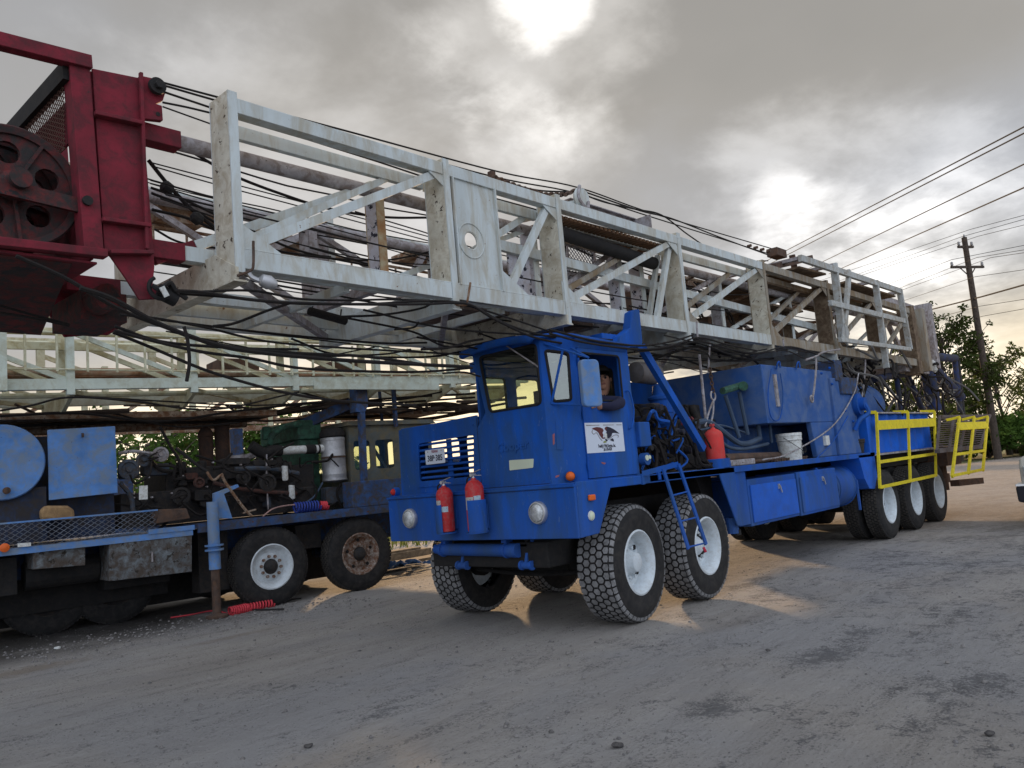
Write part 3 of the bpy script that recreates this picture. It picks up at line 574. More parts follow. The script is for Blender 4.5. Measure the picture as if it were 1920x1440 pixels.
m=MB(); ym=(yl+yr)/2-.02; m.box((.128,ym-.035,zb),(.14,ym+.035,ztp)); m.build('grille_divider',BLUE,T)
m=MB(); ps=rloop([(.098,yl+.05,zb-.05),(.098,yr-.05,zb-.05),(.098,yr-.05,zb-.065),(.098,yl+.05,zb-.065)],.004); m.prism(ps,(-.01,0,0)); m.build('grille_trim',BLUE,T)
# licence plate (US plate 0.305 x 0.152)
pc=PX(816,856,.07); m=MB(); m.prism(rloop([(.07,pc.y+.150,pc.z-.076),(.07,pc.y-.150,pc.z-.076),(.07,pc.y-.150,pc.z+.076),(.07,pc.y+.150,pc.z+.076)],.012),(-.004,0,0)); lp=m.build('license_plate',SIGN,T)
ux,uy=(0,-1,0),(0,0,1)
text('38P\u00b7385',.088,INK,lp,'plate_number',(.064,pc.y,pc.z-.018),ux,uy,sx=.82,bold=.0012)
text('TEXAS',.034,TEXI,lp,'plate_state_name',(.064,pc.y,pc.z+.053),ux,uy,bold=.0008)
text('\u2022',.04,INK,lp,'plate_bolt',(.064,pc.y+.105,pc.z+.053),ux,uy); text('\u2022',.04,TEXI,lp,'plate_bolt',(.064,pc.y-.105,pc.z+.055),ux,uy)
# ---- cab shell
CX=.10; cy0=.335; DX=.305; DY=.10; RX=1.20; zr=2.73
wsp=[Vector((CX,1.125,2.70)),Vector((CX,.375,2.70)),Vector((CX,.375,2.137)),Vector((CX,1.04,2.137))]
fy=1.235
out=[(CX,cy0,1.372),(CX,fy,1.372),(CX,fy,2.0),(CX,fy-.13,2.14),(CX,fy+.0,zr+.06),(CX,cy0,zr+.045)]
m=MB(); hole=rloop([(CX,p.y,p.z) for p in wsp],.05); m.plate([V3(p) for p in out],[hole],(.03,0,0))
# chamfered corner with its quarter pane
n=Vector((DX-CX,DY-cy0,0)); nn=Vector((n.y,-n.x,0)).normalized()
def PC(x,y): return PL(x,y,(CX,cy0,0),nn)
qp=[PC(1022,657),PC(1065,662),PC(1071,750),PC(1038,753)]
out=[Vector((CX,cy0,1.372)),Vector((DX,DY,1.372)),Vector((DX,DY,zr+.0)),Vector((CX,cy0,zr+.045))]
off=nn*.02 if nn.dot(FW)>0 else -nn*.02
m.plate(out,[rloop(qp,.03)],off)
# side wall with door opening as one sheet
dw=[PY(1081,661,DY),PY(1158,668,DY),PY(1166,752,DY),PY(1094,751,DY)]; dw=[Vector((p.x,DY,p.z)) for p in dw]
dl,dr_,db,dt=DX+.04,RX-.04,1.405,2.64
m.plate([Vector((DX,DY,1.372)),Vector((RX,DY,1.372)),Vector((RX,DY,zr-.04)),Vector((DX,DY,zr-.02))],[[Vector((dl,DY,db)),Vector((dr_,DY,db)),Vector((dr_,DY,dt)),Vector((dl,DY,dt))]],(0,.03,0))
# rear wall, far wall
m.plate([Vector((RX-.02,DY+.031,1.372)),Vector((RX-.02,fy,1.372)),Vector((RX-.02,fy,zr-.04)),Vector((RX-.02,DY+.031,zr-.04))],[rloop([Vector((RX-.02,.30,2.06)),Vector((RX-.02,.68,2.06)),Vector((RX-.02,.68,2.50)),Vector((RX-.02,.30,2.50))],.04),rloop([Vector((RX-.02,.76,2.06)),Vector((RX-.02,1.14,2.06)),Vector((RX-.02,1.14,2.50)),Vector((RX-.02,.76,2.50))],.04)],(.02,0,0))
m.plate([Vector((CX+.031,fy,1.372)),Vector((RX-.021,fy,1.372)),Vector((RX-.021,fy,zr-.04)),Vector((CX+.031,fy,zr))],[rloop([Vector((a_,fy,2.10)),Vector((b_,fy,2.10)),Vector((b_,fy,2.52)),Vector((a_,fy,2.52))],.05) for a_,b_ in((CX+.10,.56),(.70,RX-.10))],(0,-.03,0))
m.build('cab',BLUE,T,bevel=.006)
# roof with curved brow
m=MB(); R0=[]
nseg=8
for i in range(nseg+1):
    t=i/nseg; R0.append((t,.04*math.sin(math.pi*t)))
def roofrow(x,ya,yb,z,h): return [Vector((x,ya+(yb-ya)*t,z+h*b/.05)) for t,b in R0]
rows=[roofrow(CX-.13,cy0+.02,fy+.05,zr-.01,.045),roofrow(CX-.10,cy0-.02,fy+.07,zr+.045,.05),roofrow(CX+.1,cy0-.12,fy+.04,zr+.06,.05),roofrow(DX,DY-.005,fy+.03,zr+.04,.05),roofrow(RX+.03,DY-.005,fy+.03,zr+.0,.05)]
o=len(m.v); m.v+=[tuple(p) for r in rows for p in r]; N_=nseg+1
m.f+=[(o+j*N_+i,o+j*N_+i+1,o+(j+1)*N_+i+1,o+(j+1)*N_+i) for j in range(len(rows)-1) for i in range(nseg)]; m.m+=[0]*(len(m.f)-len(m.m))
rf=m.build('roof',BLUE,T,smooth=True); sd=rf.modifiers.new('thickness','SOLIDIFY'); sd.thickness=.045; sd.offset=-1
m=MB(); m.tube([(DX+.02,DY-.02,zr-.02),(.7,DY-.025,zr-.03),(RX+.01,DY-.02,zr-.05)],.012,6); m.build('drip_rail',BLUE,T)
# glass
def pane(loop,nrm,name,g,par=T,t=.006,frame=BLK,fw=.014):
    nrm=V3(nrm).normalized(); m=MB(); m.prism([p+nrm*.012 for p in loop],nrm*t); w=m.build(name,g,par)
    f=MB(); f.tube(list(loop)+[loop[0],loop[1]],fw,6,smooth=False); f.build('window_seal',frame,w,smooth=True); return w
pane(hole,(1,0,0),'windshield',GLS); pane(rloop(qp,.03),off,'quarter_window',GLP)
for a,b in((.30,.68),(.76,1.14)):
    pane(rloop([Vector((RX-.02,a,2.06)),Vector((RX-.02,b,2.06)),Vector((RX-.02,b,2.50)),Vector((RX-.02,a,2.50))],.04),(1,0,0),'rear_window',GLD2)
for a_,b_ in((CX+.10,.56),(.70,RX-.10)): pane(rloop([Vector((a_,fy,2.10)),Vector((b_,fy,2.10)),Vector((b_,fy,2.52)),Vector((a_,fy,2.52))],.05),(0,-1,0),'far_side_window',GLD2)
# door
m=MB(); m.plate([Vector((dl+.006,DY-.012,db+.006)),Vector((dr_-.006,DY-.012,db+.006)),Vector((dr_-.006,DY-.012,dt-.006)),Vector((dl+.006,DY-.012,dt-.006))],[rloop([p-Vector((0,.012,0)) for p in dw],.05)],(0,.03,0)); door=m.build('door',BLUE,T,bevel=.004)
m=MB()
for z in(1.52,2.0,2.5): m.cyl((dl,DY-.018,z-.035),(dl,DY-.018,z+.035),.011,n=8)
m.build('hinge',BLUE,door)
f=MB(); lw=rloop([p-Vector((0,.014,0)) for p in dw],.05); f.tube(lw+[lw[0],lw[1]],.010,6,smooth=False); f.build('window_seal',BLK,door,smooth=True)
h0=PY(1180,733,DY-.05); h1=PY(1186,803,DY-.05); m=MB(); m.tube([(h0.x-.02,DY-.01,h0.z+.0),(h0.x,DY-.05,h0.z-.01),(h0.x+.035,DY-.055,(h0.z+h1.z)/2),(h1.x-.005,DY-.05,h1.z+.02),(h1.x-.02,DY-.01,h1.z)],.009,8); m.build('grab_handle',BLUE,T,smooth=True)
# door sign with eagle emblem
sc=[PY(1096,793,DY-.014),PY(1167,792,DY-.014),PY(1171,846,DY-.014),PY(1101,850,DY-.014)]
x0=(sc[0].x+sc[3].x)/2; x1=(sc[1].x+sc[2].x)/2; z1=(sc[0].z+sc[1].z)/2; z0=(sc[2].z+sc[3].z)/2; sy=DY-.014; sw=x1-x0; sh=z1-z0
m=MB(); m.box((x0,sy-.002,z0),(x1,sy+.0015,z1)); sg=m.build('door_sign',SIGN,T)
def SP(u,v): return Vector((x0+u*sw,sy-.0035,z0+v*sh))
def flat(ptsuv,mt,name,k=.0012):
    m=MB(); m.prism([SP(u,v) for u,v in ptsuv],(0,-k,0)); return m.build(name,mt,sg)
def uvp(l): return [((x-130)/1440*.98+.0,1-(y-150)/1180*1.0) for x,y in l]
flat(uvp([(370,390),(440,345),(560,320),(680,335),(790,390),(815,460),(760,560),(790,640),(760,740),(850,740),(830,790),(740,790),(690,720),(640,640),(615,560),(560,490),(470,430)]),BRN,'eagle_wing')
flat(uvp([(855,400),(900,330),(960,310),(1090,350),(1200,410),(1320,500),(1430,605),(1350,590),(1240,570),(1150,570),(1110,680),(1040,760),(940,800),(930,640),(850,580),(900,560),(935,520),(900,450)]),INK,'eagle_wing')
flat(uvp([(855,400),(900,330),(960,310),(950,400),(930,470),(900,450)]),BRN,'eagle_shoulder',.002)
flat(uvp([(825,590),(870,570),(930,590),(925,800),(870,790),(830,700)]),WPL,'eagle_head',.0016)
flat(uvp([(840,800),(940,830),(930,880),(900,905),(850,860)]),INK,'eagle_tail'); flat(uvp([(1020,850),(1130,780),(1180,840),(1180,920),(1100,890)]),INK,'eagle_tail'); flat(uvp([(740,930),(830,870),(900,930),(820,960)]),GLD,'eagle_shield')
m=MB(); m.tube([SP(*p) for p in uvp([(390,440),(370,520),(430,600),(520,540),(580,620),(640,760),(720,860)])],.0035,5); m.tube([SP(*p) for p in uvp([(960,830),(1080,760),(1180,680),(1300,650),(1390,700),(1350,760)])],.0035,5); m.build('emblem_ribbon',GRY,sg)
text("Freddy's Well Service, Inc.",sh*.165,INK,sg,'sign_lettering',SP(.52,.215),(1,0,0),(0,0,1),ext=.0006,sx=.56,bold=.0008)
text('361-578-4570',sh*.15,INK,sg,'sign_lettering',SP(.53,.095),(1,0,0),(0,0,1),ext=.0006,sx=.56,bold=.0008)
for a,b in((.03,.37),(.47,.75),(.83,.97)):
    flat([(a,.905),(b,.905),(b,.93),(a,.93)],GRY,'small_sign_line',.0006)
# cream patch, access plate, rub marks, raised script badge
def patch(pix,pl,mt,name,th=.0025,r=.01):
    pts=[pl(*p) for p in pix]; c=rloop(pts,r); nrm=(pts[1]-pts[0]).cross(pts[2]-pts[1]).normalized(); nrm=-nrm if nrm.dot(FW)>0 else nrm
    m=MB(); m.prism([p+nrm*.0015 for p in c],nrm*th); return m.build(name,mt,T)
patch([(955,863),(1001,860),(1000,877),(956,882)],lambda x,y:PX(x,y,CX),CREAM,'cream_patch')
patch([(1042,788),(1055,788),(1056,843),(1044,843)],PC,BLUE,'access_plate',.006,.01)
patch([(1036,815),(1040,812),(1040,832),(1037,835)],PC,mat('scraped_pink',(.30,.10,.12),.6),'paint_scrape',.001,.004); patch([(1042,892),(1049,890),(1048,894),(1041,896)],PC,MATS['scraped_pink'],'paint_scrape',.001,.004)
patch([(1127,866),(1136,868),(1133,871),(1128,869)],lambda x,y:PY(x,y,DY-.012),MATS['scraped_pink'],'paint_scrape',.001,.003)
tp=PX(961,837,CX-.003); bdg=text('Cooper',.13,BLUE,T,'raised_badge',tp,(0,-1,0.03),(0,-.12,1),ext=.005,sx=1.0,bold=.004)
lamp(PC(1069,893),-off,.045,'turn_signal',ORG,BLUE,.06)
lamp(PX(745,922,.10),(-1,0,0),.04,'turn_signal',RLENS,BLUE,.07)
m=MB()
for i in range(13): y=.08+i*.205; m.lathe((-.001,y,1.335),(-1,0,0),[(.009,0),(.007,.003),(.001,.005)],8)
for i in range(9): m.lathe((CX-.001,.42+i*.095,1.43),(-1,0,0),[(.008,0),(.006,.003),(.001,.004)],8)
for i in range(9): m.lathe((CX-.001,1.20,1.43+i*.08),(-1,0,0),[(.008,0),(.006,.003),(.001,.004)],8)
for i in range(7): m.lathe((.09+i*.0,1.29,1.44+i*.10),(-1,0,0),[(.008,-.012),(.006,.003),(.001,.004)],8); m.lathe((.099,2.42,1.44+i*.10),(-1,0,0),[(.008,0),(.006,.003),(.001,.004)],8)
m.build('rivets',BLUE,T)
m=MB(); m.box((-.0025,.004,1.345),(-.0005,2.596,1.349)); m.box((CX-.002,1.236,1.40),(CX-.0005,1.240,2.10)); m.box((CX-.002,.36,1.395),(CX-.0005,1.23,1.399)); m.build('panel_seam',BLK,T)
# wiper, mirror, mirror braces
w0=PX(937,640,CX-.02); w1=PX(1007,686,CX-.02); m=MB(); m.beam(w0,w1,.008,.012); m.beam(w1+Vector((0,0,.0)),PX(1008,688,CX-.01),.008,.01); m.build('wiper',GRY,T)
MY=-.16
mc=[PY(1091,678,MY),PY(1124,676,MY),PY(1128,757,MY),PY(1095,760,MY)]
c=sum(mc,Vector())/4; hx=.10; hz=.215; d1=Vector((.94,-.34,0)); pts=[c-d1*hx-Vector((0,0,hz)),c+d1*hx-Vector((0,0,hz)),c+d1*hx+Vector((0,0,hz)),c-d1*hx+Vector((0,0,hz))]
m=MB(); m.prism([p-Vector((-.34,-.94,0))*.0 for p in rloop(pts,.05,6)],Vector((.34,.94,0))*.06); mi=m.build('mirror',BLUL,T,bevel=.012)
m=MB(); m.prism([p+Vector((.34,.94,0))*.061 for p in rloop([c+(p-c)*.9 for p in pts],.04,6)],Vector((.34,.94,0))*.003); m.build('mirror_glass',CHR,mi)
m=MB(); top=c+Vector((0,0,hz-.01))+Vector((.03,.03,0)); bot=c-Vector((0,0,hz-.01))+Vector((.03,.03,0))
a1=PC(1020,644); a2=PY(1070,652,DY); a3=PC(1034,757)
m.tube([a1,top+Vector((0,0,.03))],.011,6,smooth=False); m.tube([a2,top+Vector((0,0,.03))],.009,6,smooth=False); m.tube([a3,bot],.012,6,smooth=False); m.tube([a3,a1.lerp(top,.42)],.012,6,smooth=False); m.tube([bot,top],.010,6,smooth=False); m.build('mirror_bracket',BLUE,T,smooth=True)
# cab interior
m=MB(); m.box((.16,.44,1.38),(.45,1.2,1.98)); m.build('dashboard',INTR,T,bevel=.03)
m=MB(); m.box((.70,.28,1.50),(1.14,.72,1.70)); m.box((1.06,.28,1.70),(1.16,.72,2.18)); m.box((1.04,.36,2.19),(1.13,.64,2.35)); m.box((.75,.32,1.38),(1.1,.68,1.5)); m.build('seat',INTR,T,bevel=.03)
m=MB(); m.torus((.52,.50,2.03),(-.75,0,.66),.20,.014,28,7); m.cyl((.52,.50,2.03),(.36,.50,1.90),.025,n=8)
for k in range(3):
    a=k*2.1; m.cyl((.52,.50,2.03),(.52+.132*math.cos(a),.50+.2*math.sin(a),2.03+.15*math.cos(a)),.009,n=6)
m.build('steering_wheel',BLK,T,smooth=True)
m=MB(); m.box((.131,.4,2.69),(1.16,1.2,2.70)); m.box((.14,.115,1.372),(1.17,1.2,1.384)); m.cyl((.85,.95,1.5),(.85,.95,2.3),.03,n=8); m.box((.8,.86,2.2),(.9,1.06,2.36)); m.build('cab_lining',INTR,T)
# ---- blue steering cylinder and shackles below bumper
a=PX(826,1030,.12); b=PX(958,1032,.12); m=MB(); m.cyl(a,b,.062,n=20); m.cyl(b,PX(972,1032,.12),.068,n=20); m.cyl(a,PX(818,1029,.12),.05,n=16); m.cyl(a.lerp(b,.04),a.lerp(b,.06),.075,n=18); m.cyl(a.lerp(b,.94),a.lerp(b,.96),.075,n=18); m.box((.1,a.y-.1,.86),(.2,a.y-.04,.90)); m.box((.1,b.y+.04,.86),(.2,b.y+.1,.9)); m.build('cross_tube',BLUE,T,smooth=True)
for px in(868,988):
    c=PX(px,1060,.14); m=MB(); m.cyl(c-Vector((0,.055,0)),c+Vector((0,.055,0)),.035,n=12); m.cyl(c-Vector((0,.075,0)),c-Vector((0,.05,0)),.045,n=12); m.cyl(c+Vector((0,.05,0)),c+Vector((0,.075,0)),.045,n=12); m.beam(c,c+Vector((0.05,0,.16)),.03,.05); m.build('tow_shackle',BLUE,T,smooth=True)
c=PX(1000,1035,.2); m=MB(); m.tube([c+Vector((0,0,.12)),c+Vector((0,.02,.02)),c+Vector((0,-.06,-.03))],.018); m.build('hook',BLUE,T)
# ---- ladder
m=MB()
Lx=[(PY(1243,878,-.16),PY(1291,1029,-.22)),(PY(1272,870,-.16),PY(1324,1021,-.22))]
for a,b in Lx:
    m.beam(a,b,.018,.042,up=(1,0,0)); m.beam(a,a+Vector((-.13,.16,-.035)),.02,.05); m.beam(a+Vector((-.13,.16,-.035)),a+Vector((-.13,.16,-.14)),.02,.05,up=(1,0,0))
for f in(.0,.34,.66,.98):
    a=Lx[0][0].lerp(Lx[0][1],f); b=Lx[1][0].lerp(Lx[1][1],f)
    if f>0: m.cyl(a,b,.009,n=6)
m.build('ladder',BLUE,T)
m=MB(); c=PY(1319,1026,-.22); m.cyl(c,c+Vector((.0,-.02,-.05)),.014,n=6); m.build('rag',mat('red_rag',(.45,.03,.06),.8),T)
# ---- tool boxes
def toolbox(xa,xb,z0,z1,mt):
    m=MB(); m.box((xa,.03,z0),(xb,.62,z1)); b=m.build('tool_box',BLUE,T,bevel=.01)
    m=MB(); p=[Vector((xa+.05,.026,z0+.04)),Vector((xb-.03,.026,z0+.04)),Vector((xb-.03,.026,z1-.07)),Vector((xa+.05,.026,z1-.07))]; c=sum(p,Vector())/4+Vector((0,-.016,0))
    q=[x+Vector((0,-.012,0)) for x in p]; o=len(m.v); m.v+=[tuple(x) for x in p+q+[c-Vector((0,.004,0))]]; m.f+=[(o,o+1,o+5,o+4),(o+1,o+2,o+6,o+5),(o+2,o+3,o+7,o+6),(o+3,o,o+4,o+7),(o+4,o+5,o+8),(o+5,o+6,o+8),(o+6,o+7,o+8),(o+7,o+4,o+8)]; m.m+=[0]*8
    m.build('lid',mt,b)
    m=MB(); hx=(xa+xb)/2+.12; hz=z1-.13; m.box((hx-.02,-.002,hz-.03),(hx+.02,.012,hz+.03)); m.beam((hx,-.01,hz+.01),(hx+.03,-.012,hz-.08),.012,.014); m.build('latch',GALV,b)
toolbox(3.33,4.70,.665,1.215,BOXB); toolbox(4.76,6.10,.655,1.225,BLUE)
m=MB(); m.box((3.02,.025,.70),(3.30,.06,1.36)); m.box((2.93,.30,.74),(3.2,.55,.86)); m.cyl((3.02,.12,.62),(3.02,.12,.80),.07,n=12); m.build('frame_bracket',BLUE,T)
m=MB(); m.cyl((3.05,.10,.60),(3.05,.10,.66),.06,n=10); m.build('drain_fitting',BLK,T)
m=MB(); m.box((5.7,1.98,.66),(7.0,2.57,1.2)); m.prism([(7.02,2.15,1.36),(7.72,2.15,1.36),(7.72,2.15,.80),(7.30,2.15,.84),(7.02,2.15,1.0)],(0,.45,0)); m.each('far_side_sun_blocker',BLUE,T)  # unseen far-side boxes added to cut the sunlit ground patch short
# air tank
m=MB(); m.lathe((6.14,.33,.93),(1,0,0),[(.30,0),(.30,.75),(.27,.86),(.18,.93),(.01,.96)],28); ta=m.build('air_tank',BLUE,T,smooth=True)
m=MB(); m.torus((6.22,.33,.93),(1,0,0),.305,.012,28,5); m.torus((6.86,.33,.93),(1,0,0),.305,.012,28,5); m.box((6.85,.01,.55),(6.88,.04,1.0)); m.build('strap',BLUE,ta)
# panel before rear wheels and corrugated locker above
m=MB(); m.prism([(7.02,.0,1.36),(7.72,.0,1.36),(7.72,.0,.80),(7.30,.0,.84),(7.15,.0,1.0)],(0,.45,0)); m.build('rear_fender_panel',BOXB,T)
m=MB(); c0,c1=7.80,11.25; n=30; z0,z1=1.36,2.0
zig=[(c0+(c1-c0)*i/n,.06+(.05 if (i//2)%2 else 0)) for i in range(n+1)]
for i in range(n):
    (xa,ya),(xb,yb)=zig[i],zig[i+1]; m.hexa([(xa,ya,z0),(xb+.002,yb,z0),(xb+.002,yb+.02,z0),(xa,ya+.02,z0),(xa,ya,z1),(xb+.002,yb,z1),(xb+.002,yb+.02,z1),(xa,ya+.02,z1)])
m.box((c0-.25,.0,1.34),(c0-.01,.4,2.03)); m.build('corrugated_locker',BOXB,T)
m=MB(); m.box((7.55,.0,2.006),(11.3,.5,2.03)); m.box((7.8,.035,1.325),(11.25,.14,1.355)); m.box((7.8,.5,1.36),(11.25,2.5,1.40)); m.build('locker_rail',GRY,T)
m=MB(); m.box((7.6,.3,1.1),(11.6,2.4,1.33)); m.build('rear_subframe',BLK,T)
# ---- yellow guard gates
def gate(c4,n_):
    A,B,C_,Dd=c4; m=MB()     # A top-left B top-right C bottom-right D bottom-left
    up=(B-A).cross(Dd-A); w=.05
    M1=A.lerp(B,.5); M2=Dd.lerp(C_,.5)
    for p,q in((A,Dd),(M1,M2),(B,C_)): m.beam(p,q,.05,.035,up=up)
    for f,hh in((.175,.15),(.66,.05),(.985,.05)):
        m.beam(A.lerp(Dd,f),B.lerp(C_,f),hh,.028,up=up)
    nn=up.normalized(); nn=nn if nn.y>0 else -nn
    for p in(A,M1,B): m.beam(p,p+nn*.22+Vector((-.10,0,.02)),.05,.05)
    return m.build('guard_gate',YEL,T)
gate([PY(1643,773,-.09),PY(1752,771,-.09),PY(1755,893,-.09),PY(1650,916,-.09)],0)
gate([PY(1799,782,-.35),PY(1852,781,-.35),PY(1843,882,-.62),PY(1785,894,-.62)],0)
# folded steel-grate walkway behind second gate
q=[PY(1762,781,.05),PY(1856,779,.05),PY(1838,838,-.30),PY(1757,846,-.30)]
m=MB(); n=16
for i in range(n+1):
    f=i/n; m.beam(q[0].lerp(q[3],f),q[1].lerp(q[2],f),.012,.02,up=(0,0,1))
for f in(0,.25,.5,.75,1): m.beam(q[0].lerp(q[1],f),q[3].lerp(q[2],f),.04,.05)
m.beam(q[0],q[1],.07,.05); m.beam(q[3],q[2],.09,.07); m.build('folded_walkway',mat('worn_grating',(.14,.12,.12),.6,.2,dirt=(.09,.06,.05),damt=.6,dscale=3),T)
m=MB(); m.box((11.5,.2,.62),(12.6,2.4,.80)); m.box((11.6,-.05,.98),(12.6,.5,1.35)); m.beam((12.0,-.02,.62),(12.9,-.25,.60),.18,.12); m.cyl((11.9,.15,1.4),(11.9,.15,.5),.09,n=12); m.box((12.3,1.9,.6),(12.6,2.4,1.6)); m.build('tail_frame',RST,T)
# ---- engine oil tank (big blue box), machinery on deck
m=MB(); m.box((4.25,.10,1.89),(6.72,1.62,2.66)); m.prism([(5.72,.10,1.39),(6.45,.10,1.39),(6.45,.10,1.889),(5.62,.10,1.889)],(0,.08,0)); m.box((6.46,.06,1.39),(7.35,1.5,2.55)); m.box((4.3,.72,1.39),(6.4,1.6,1.889))
tk=m.build('machinery_housing',BLUC,T,bevel=.012)
m=MB(); a=PX(1252,712,4.2); m.box((3.05,1.62,1.6),(4.24,1.75,2.62)); m.box((2.9,1.75,1.39),(4.2,2.3,2.5)); m.each('radiator_shroud',BLUE,T,bevel=.01)
m=MB()
for p in((1455,690),(1492,690)): 
    c=PY(*p,.08); m.tube([c+Vector((0,0,-.02)),c+Vector((0,-.03,.06)),c+Vector((.06,-.03,.08)),c+Vector((.07,-.03,.0))],.012)
m.tube([PY(1446,692,.07),PY(1440,740,.07),PY(1446,782,.07),PY(1462,785,.07),PY(1468,740,.07),PY(1463,700,.07)],.008,5); m.build('sight_hose',BLUE,tk)
m=MB(); a=PY(1452,702,.085); b=PY(1459,762,.085); m.box((a.x-.03,.075,b.z),(a.x+.04,.10,a.z)); m.build('level_gauge',GRY,tk)
m=MB(); m.beam((6.05,.06,1.62),(6.05,.10,1.62),.14,.14); m.build('notice_label',WPL,tk)
m=MB(); c=PX(1550,768,6.0); 
m.cyl((7.36,.25,2.15),(7.36,-.02,2.15),.17,n=18); m.cyl((7.36,-.02,2.15),(7.36,-.10,2.15),.10,n=14); m.tube([(7.36,-.08,2.15),(7.3,-.14,2.0),(7.15,-.05,1.9),(7.1,.03,1.75)],.035); m.build('hydraulic_motor',BLUE,T,smooth=True)
m=MB(); c=PY(1590,725,.05); m.box((c.x-.35,.02,c.z-.12),(c.x+.35,.4,c.z+.14)); c=PY(1573,695,.05); m.box((c.x-.18,.04,c.z-.16),(c.x+.12,.3,c.z+.16)); m.each('control_box',BLUD,T,bevel=.01)
m=MB(); m.lathe((7.7,.95,2.25),(1,0,0),[(.43,0),(.43,2.4),(.40,2.65),(.30,2.82),(.15,2.9),(.01,2.92)],32); m.cyl((7.9,.95,1.5),(7.9,.95,1.9),.2); m.build('winch_drum_tank',BLUC,T,smooth=True)
m=MB(); m.box((7.4,1.0,1.4),(11.2,2.3,1.95)); m.box((10.6,.8,1.4),(12.3,2.2,1.9)); m.each('drawworks',BLUD,T,bevel=.02)
# air cleaner, muffler, engine block
cc=PY(1243,795,.55); ct=PY(1240,745,.55); r=.125
m=MB(); m.lathe((cc.x,.55,cc.z),(0,0,1),[(.06,-.12),(.10,-.03),(r,0),(r,.12),(r+.008,.125),(r+.008,.14),(r,.145),(r,ct.z-cc.z-.03),(r+.02,ct.z-cc.z-.03),(r+.02,ct.z-cc.z),(.09,ct.z-cc.z+.03),(.07,ct.z-cc.z+.14),(.02,ct.z-cc.z+.15)],24); ac=m.build('air_cleaner',BLUE,T,smooth=True)
m=MB(); m.box((cc.x+.12,.50,cc.z+.02),(cc.x+.22,.62,cc.z+.34)); m.build('bracket',BLUE,ac)
m=MB(); m.box((1.45,.75,1.40),(4.1,1.6,2.02)); m.box((1.6,.85,2.02),(3.9,1.5,2.22)); m.cyl((1.5,1.35,2.45),(2.6,1.35,2.45),.14,n=16); m.cyl((1.42,.85,1.8),(1.42,1.4,1.8),.2)
for k in range(6): m.cyl((1.9+k*.35,.74,1.95),(1.9+k*.35,.84,2.2),.06,n=8); m.cyl((1.8+k*.35,.72,1.62),(1.8+k*.35,.78,1.62),.07,n=8)
m.build('engine',GRS,T,bevel=.02)
m=MB(); c=PY(1200,695,.6); m.lathe((c.x-.1,.62,c.z-.02),(1,0,0),[(.02,0),(.12,.03),(.13,.4),(.10,.48),(.02,.5)],20); m.build('muffler',mat('grey_muffler',(.16,.15,.15),.6,dirt=(.10,.07,.05),damt=.5),T,smooth=True)
random.seed(21)
m=MB(); m2=MB()
for i in range(46):
    x=random.uniform(1.3,2.6); y=random.uniform(.1,.55); z=random.uniform(1.6,2.1)
    pts=[(x,y,z)];
    for k in range(4): pts.append((pts[-1][0]+random.uniform(-.2,.22),min(.7,max(.06,pts[-1][1]+random.uniform(-.12,.12))),max(1.41,pts[-1][2]+random.uniform(-.28,.12))))
    (m if i%5 else m2).tube(pts,random.uniform(.010,.024),5,sub=4)
m.each('engine_hose',ROPE,T,smooth=True); m2.each('hydraulic_pipe',BLUE,T,smooth=True)
m=MB()
for (px,py,s) in((1222,770,.16),(1290,800,.14),(1262,812,.10),(1275,845,.13),(1205,790,.12),(1300,835,.09)):
    c=PY(px,py,.45); m.box((c.x-s/2,.38,c.z-s/2),(c.x+s/2,.55,c.z+s/2)); m.cyl((c.x,.37,c.z),(c.x,.30,c.z),s*.35,n=12)
m.each('pump',mat('dark_blue_grease',(.025,.04,.09),.55,dirt=(.05,.04,.035),damt=.8,dscale=6,var=.4),T,bevel=.012)
c=PY(1283,795,.5); m=MB(); m.cyl((c.x,.5,c.z),(c.x,.40,c.z),.08,n=16); m.build('red_fan_cover',mat('dull_red',(.25,.05,.06),.6),T)
c=PY(1210,828,.06); m=MB(); m.box((c.x-.10,.05,c.z-.05),(c.x+.10,.16,c.z+.20)); cb=m.build('switch_box',BLUE,T,bevel=.01)
m=MB(); c=PY(1212,868,.05); m.cyl((c.x,.03,c.z+.04),(c.x,.10,c.z+.04),.062,n=16); m.build('gauge_housing',BLUE,T); m=MB(); m.cyl((c.x-.015,.022,c.z+.05),(c.x-.015,.03,c.z+.05),.028,n=14); m.cyl((c.x+.035,.022,c.z+.055),(c.x+.035,.03,c.z+.055),.02,n=12); m.each('gauge',CREAM,T)
c=PY(1220,840,.05); m=MB(); m.cyl((c.x,.03,c.z),(c.x,.06,c.z),.028,n=12); m.build('gauge',BLK,T)
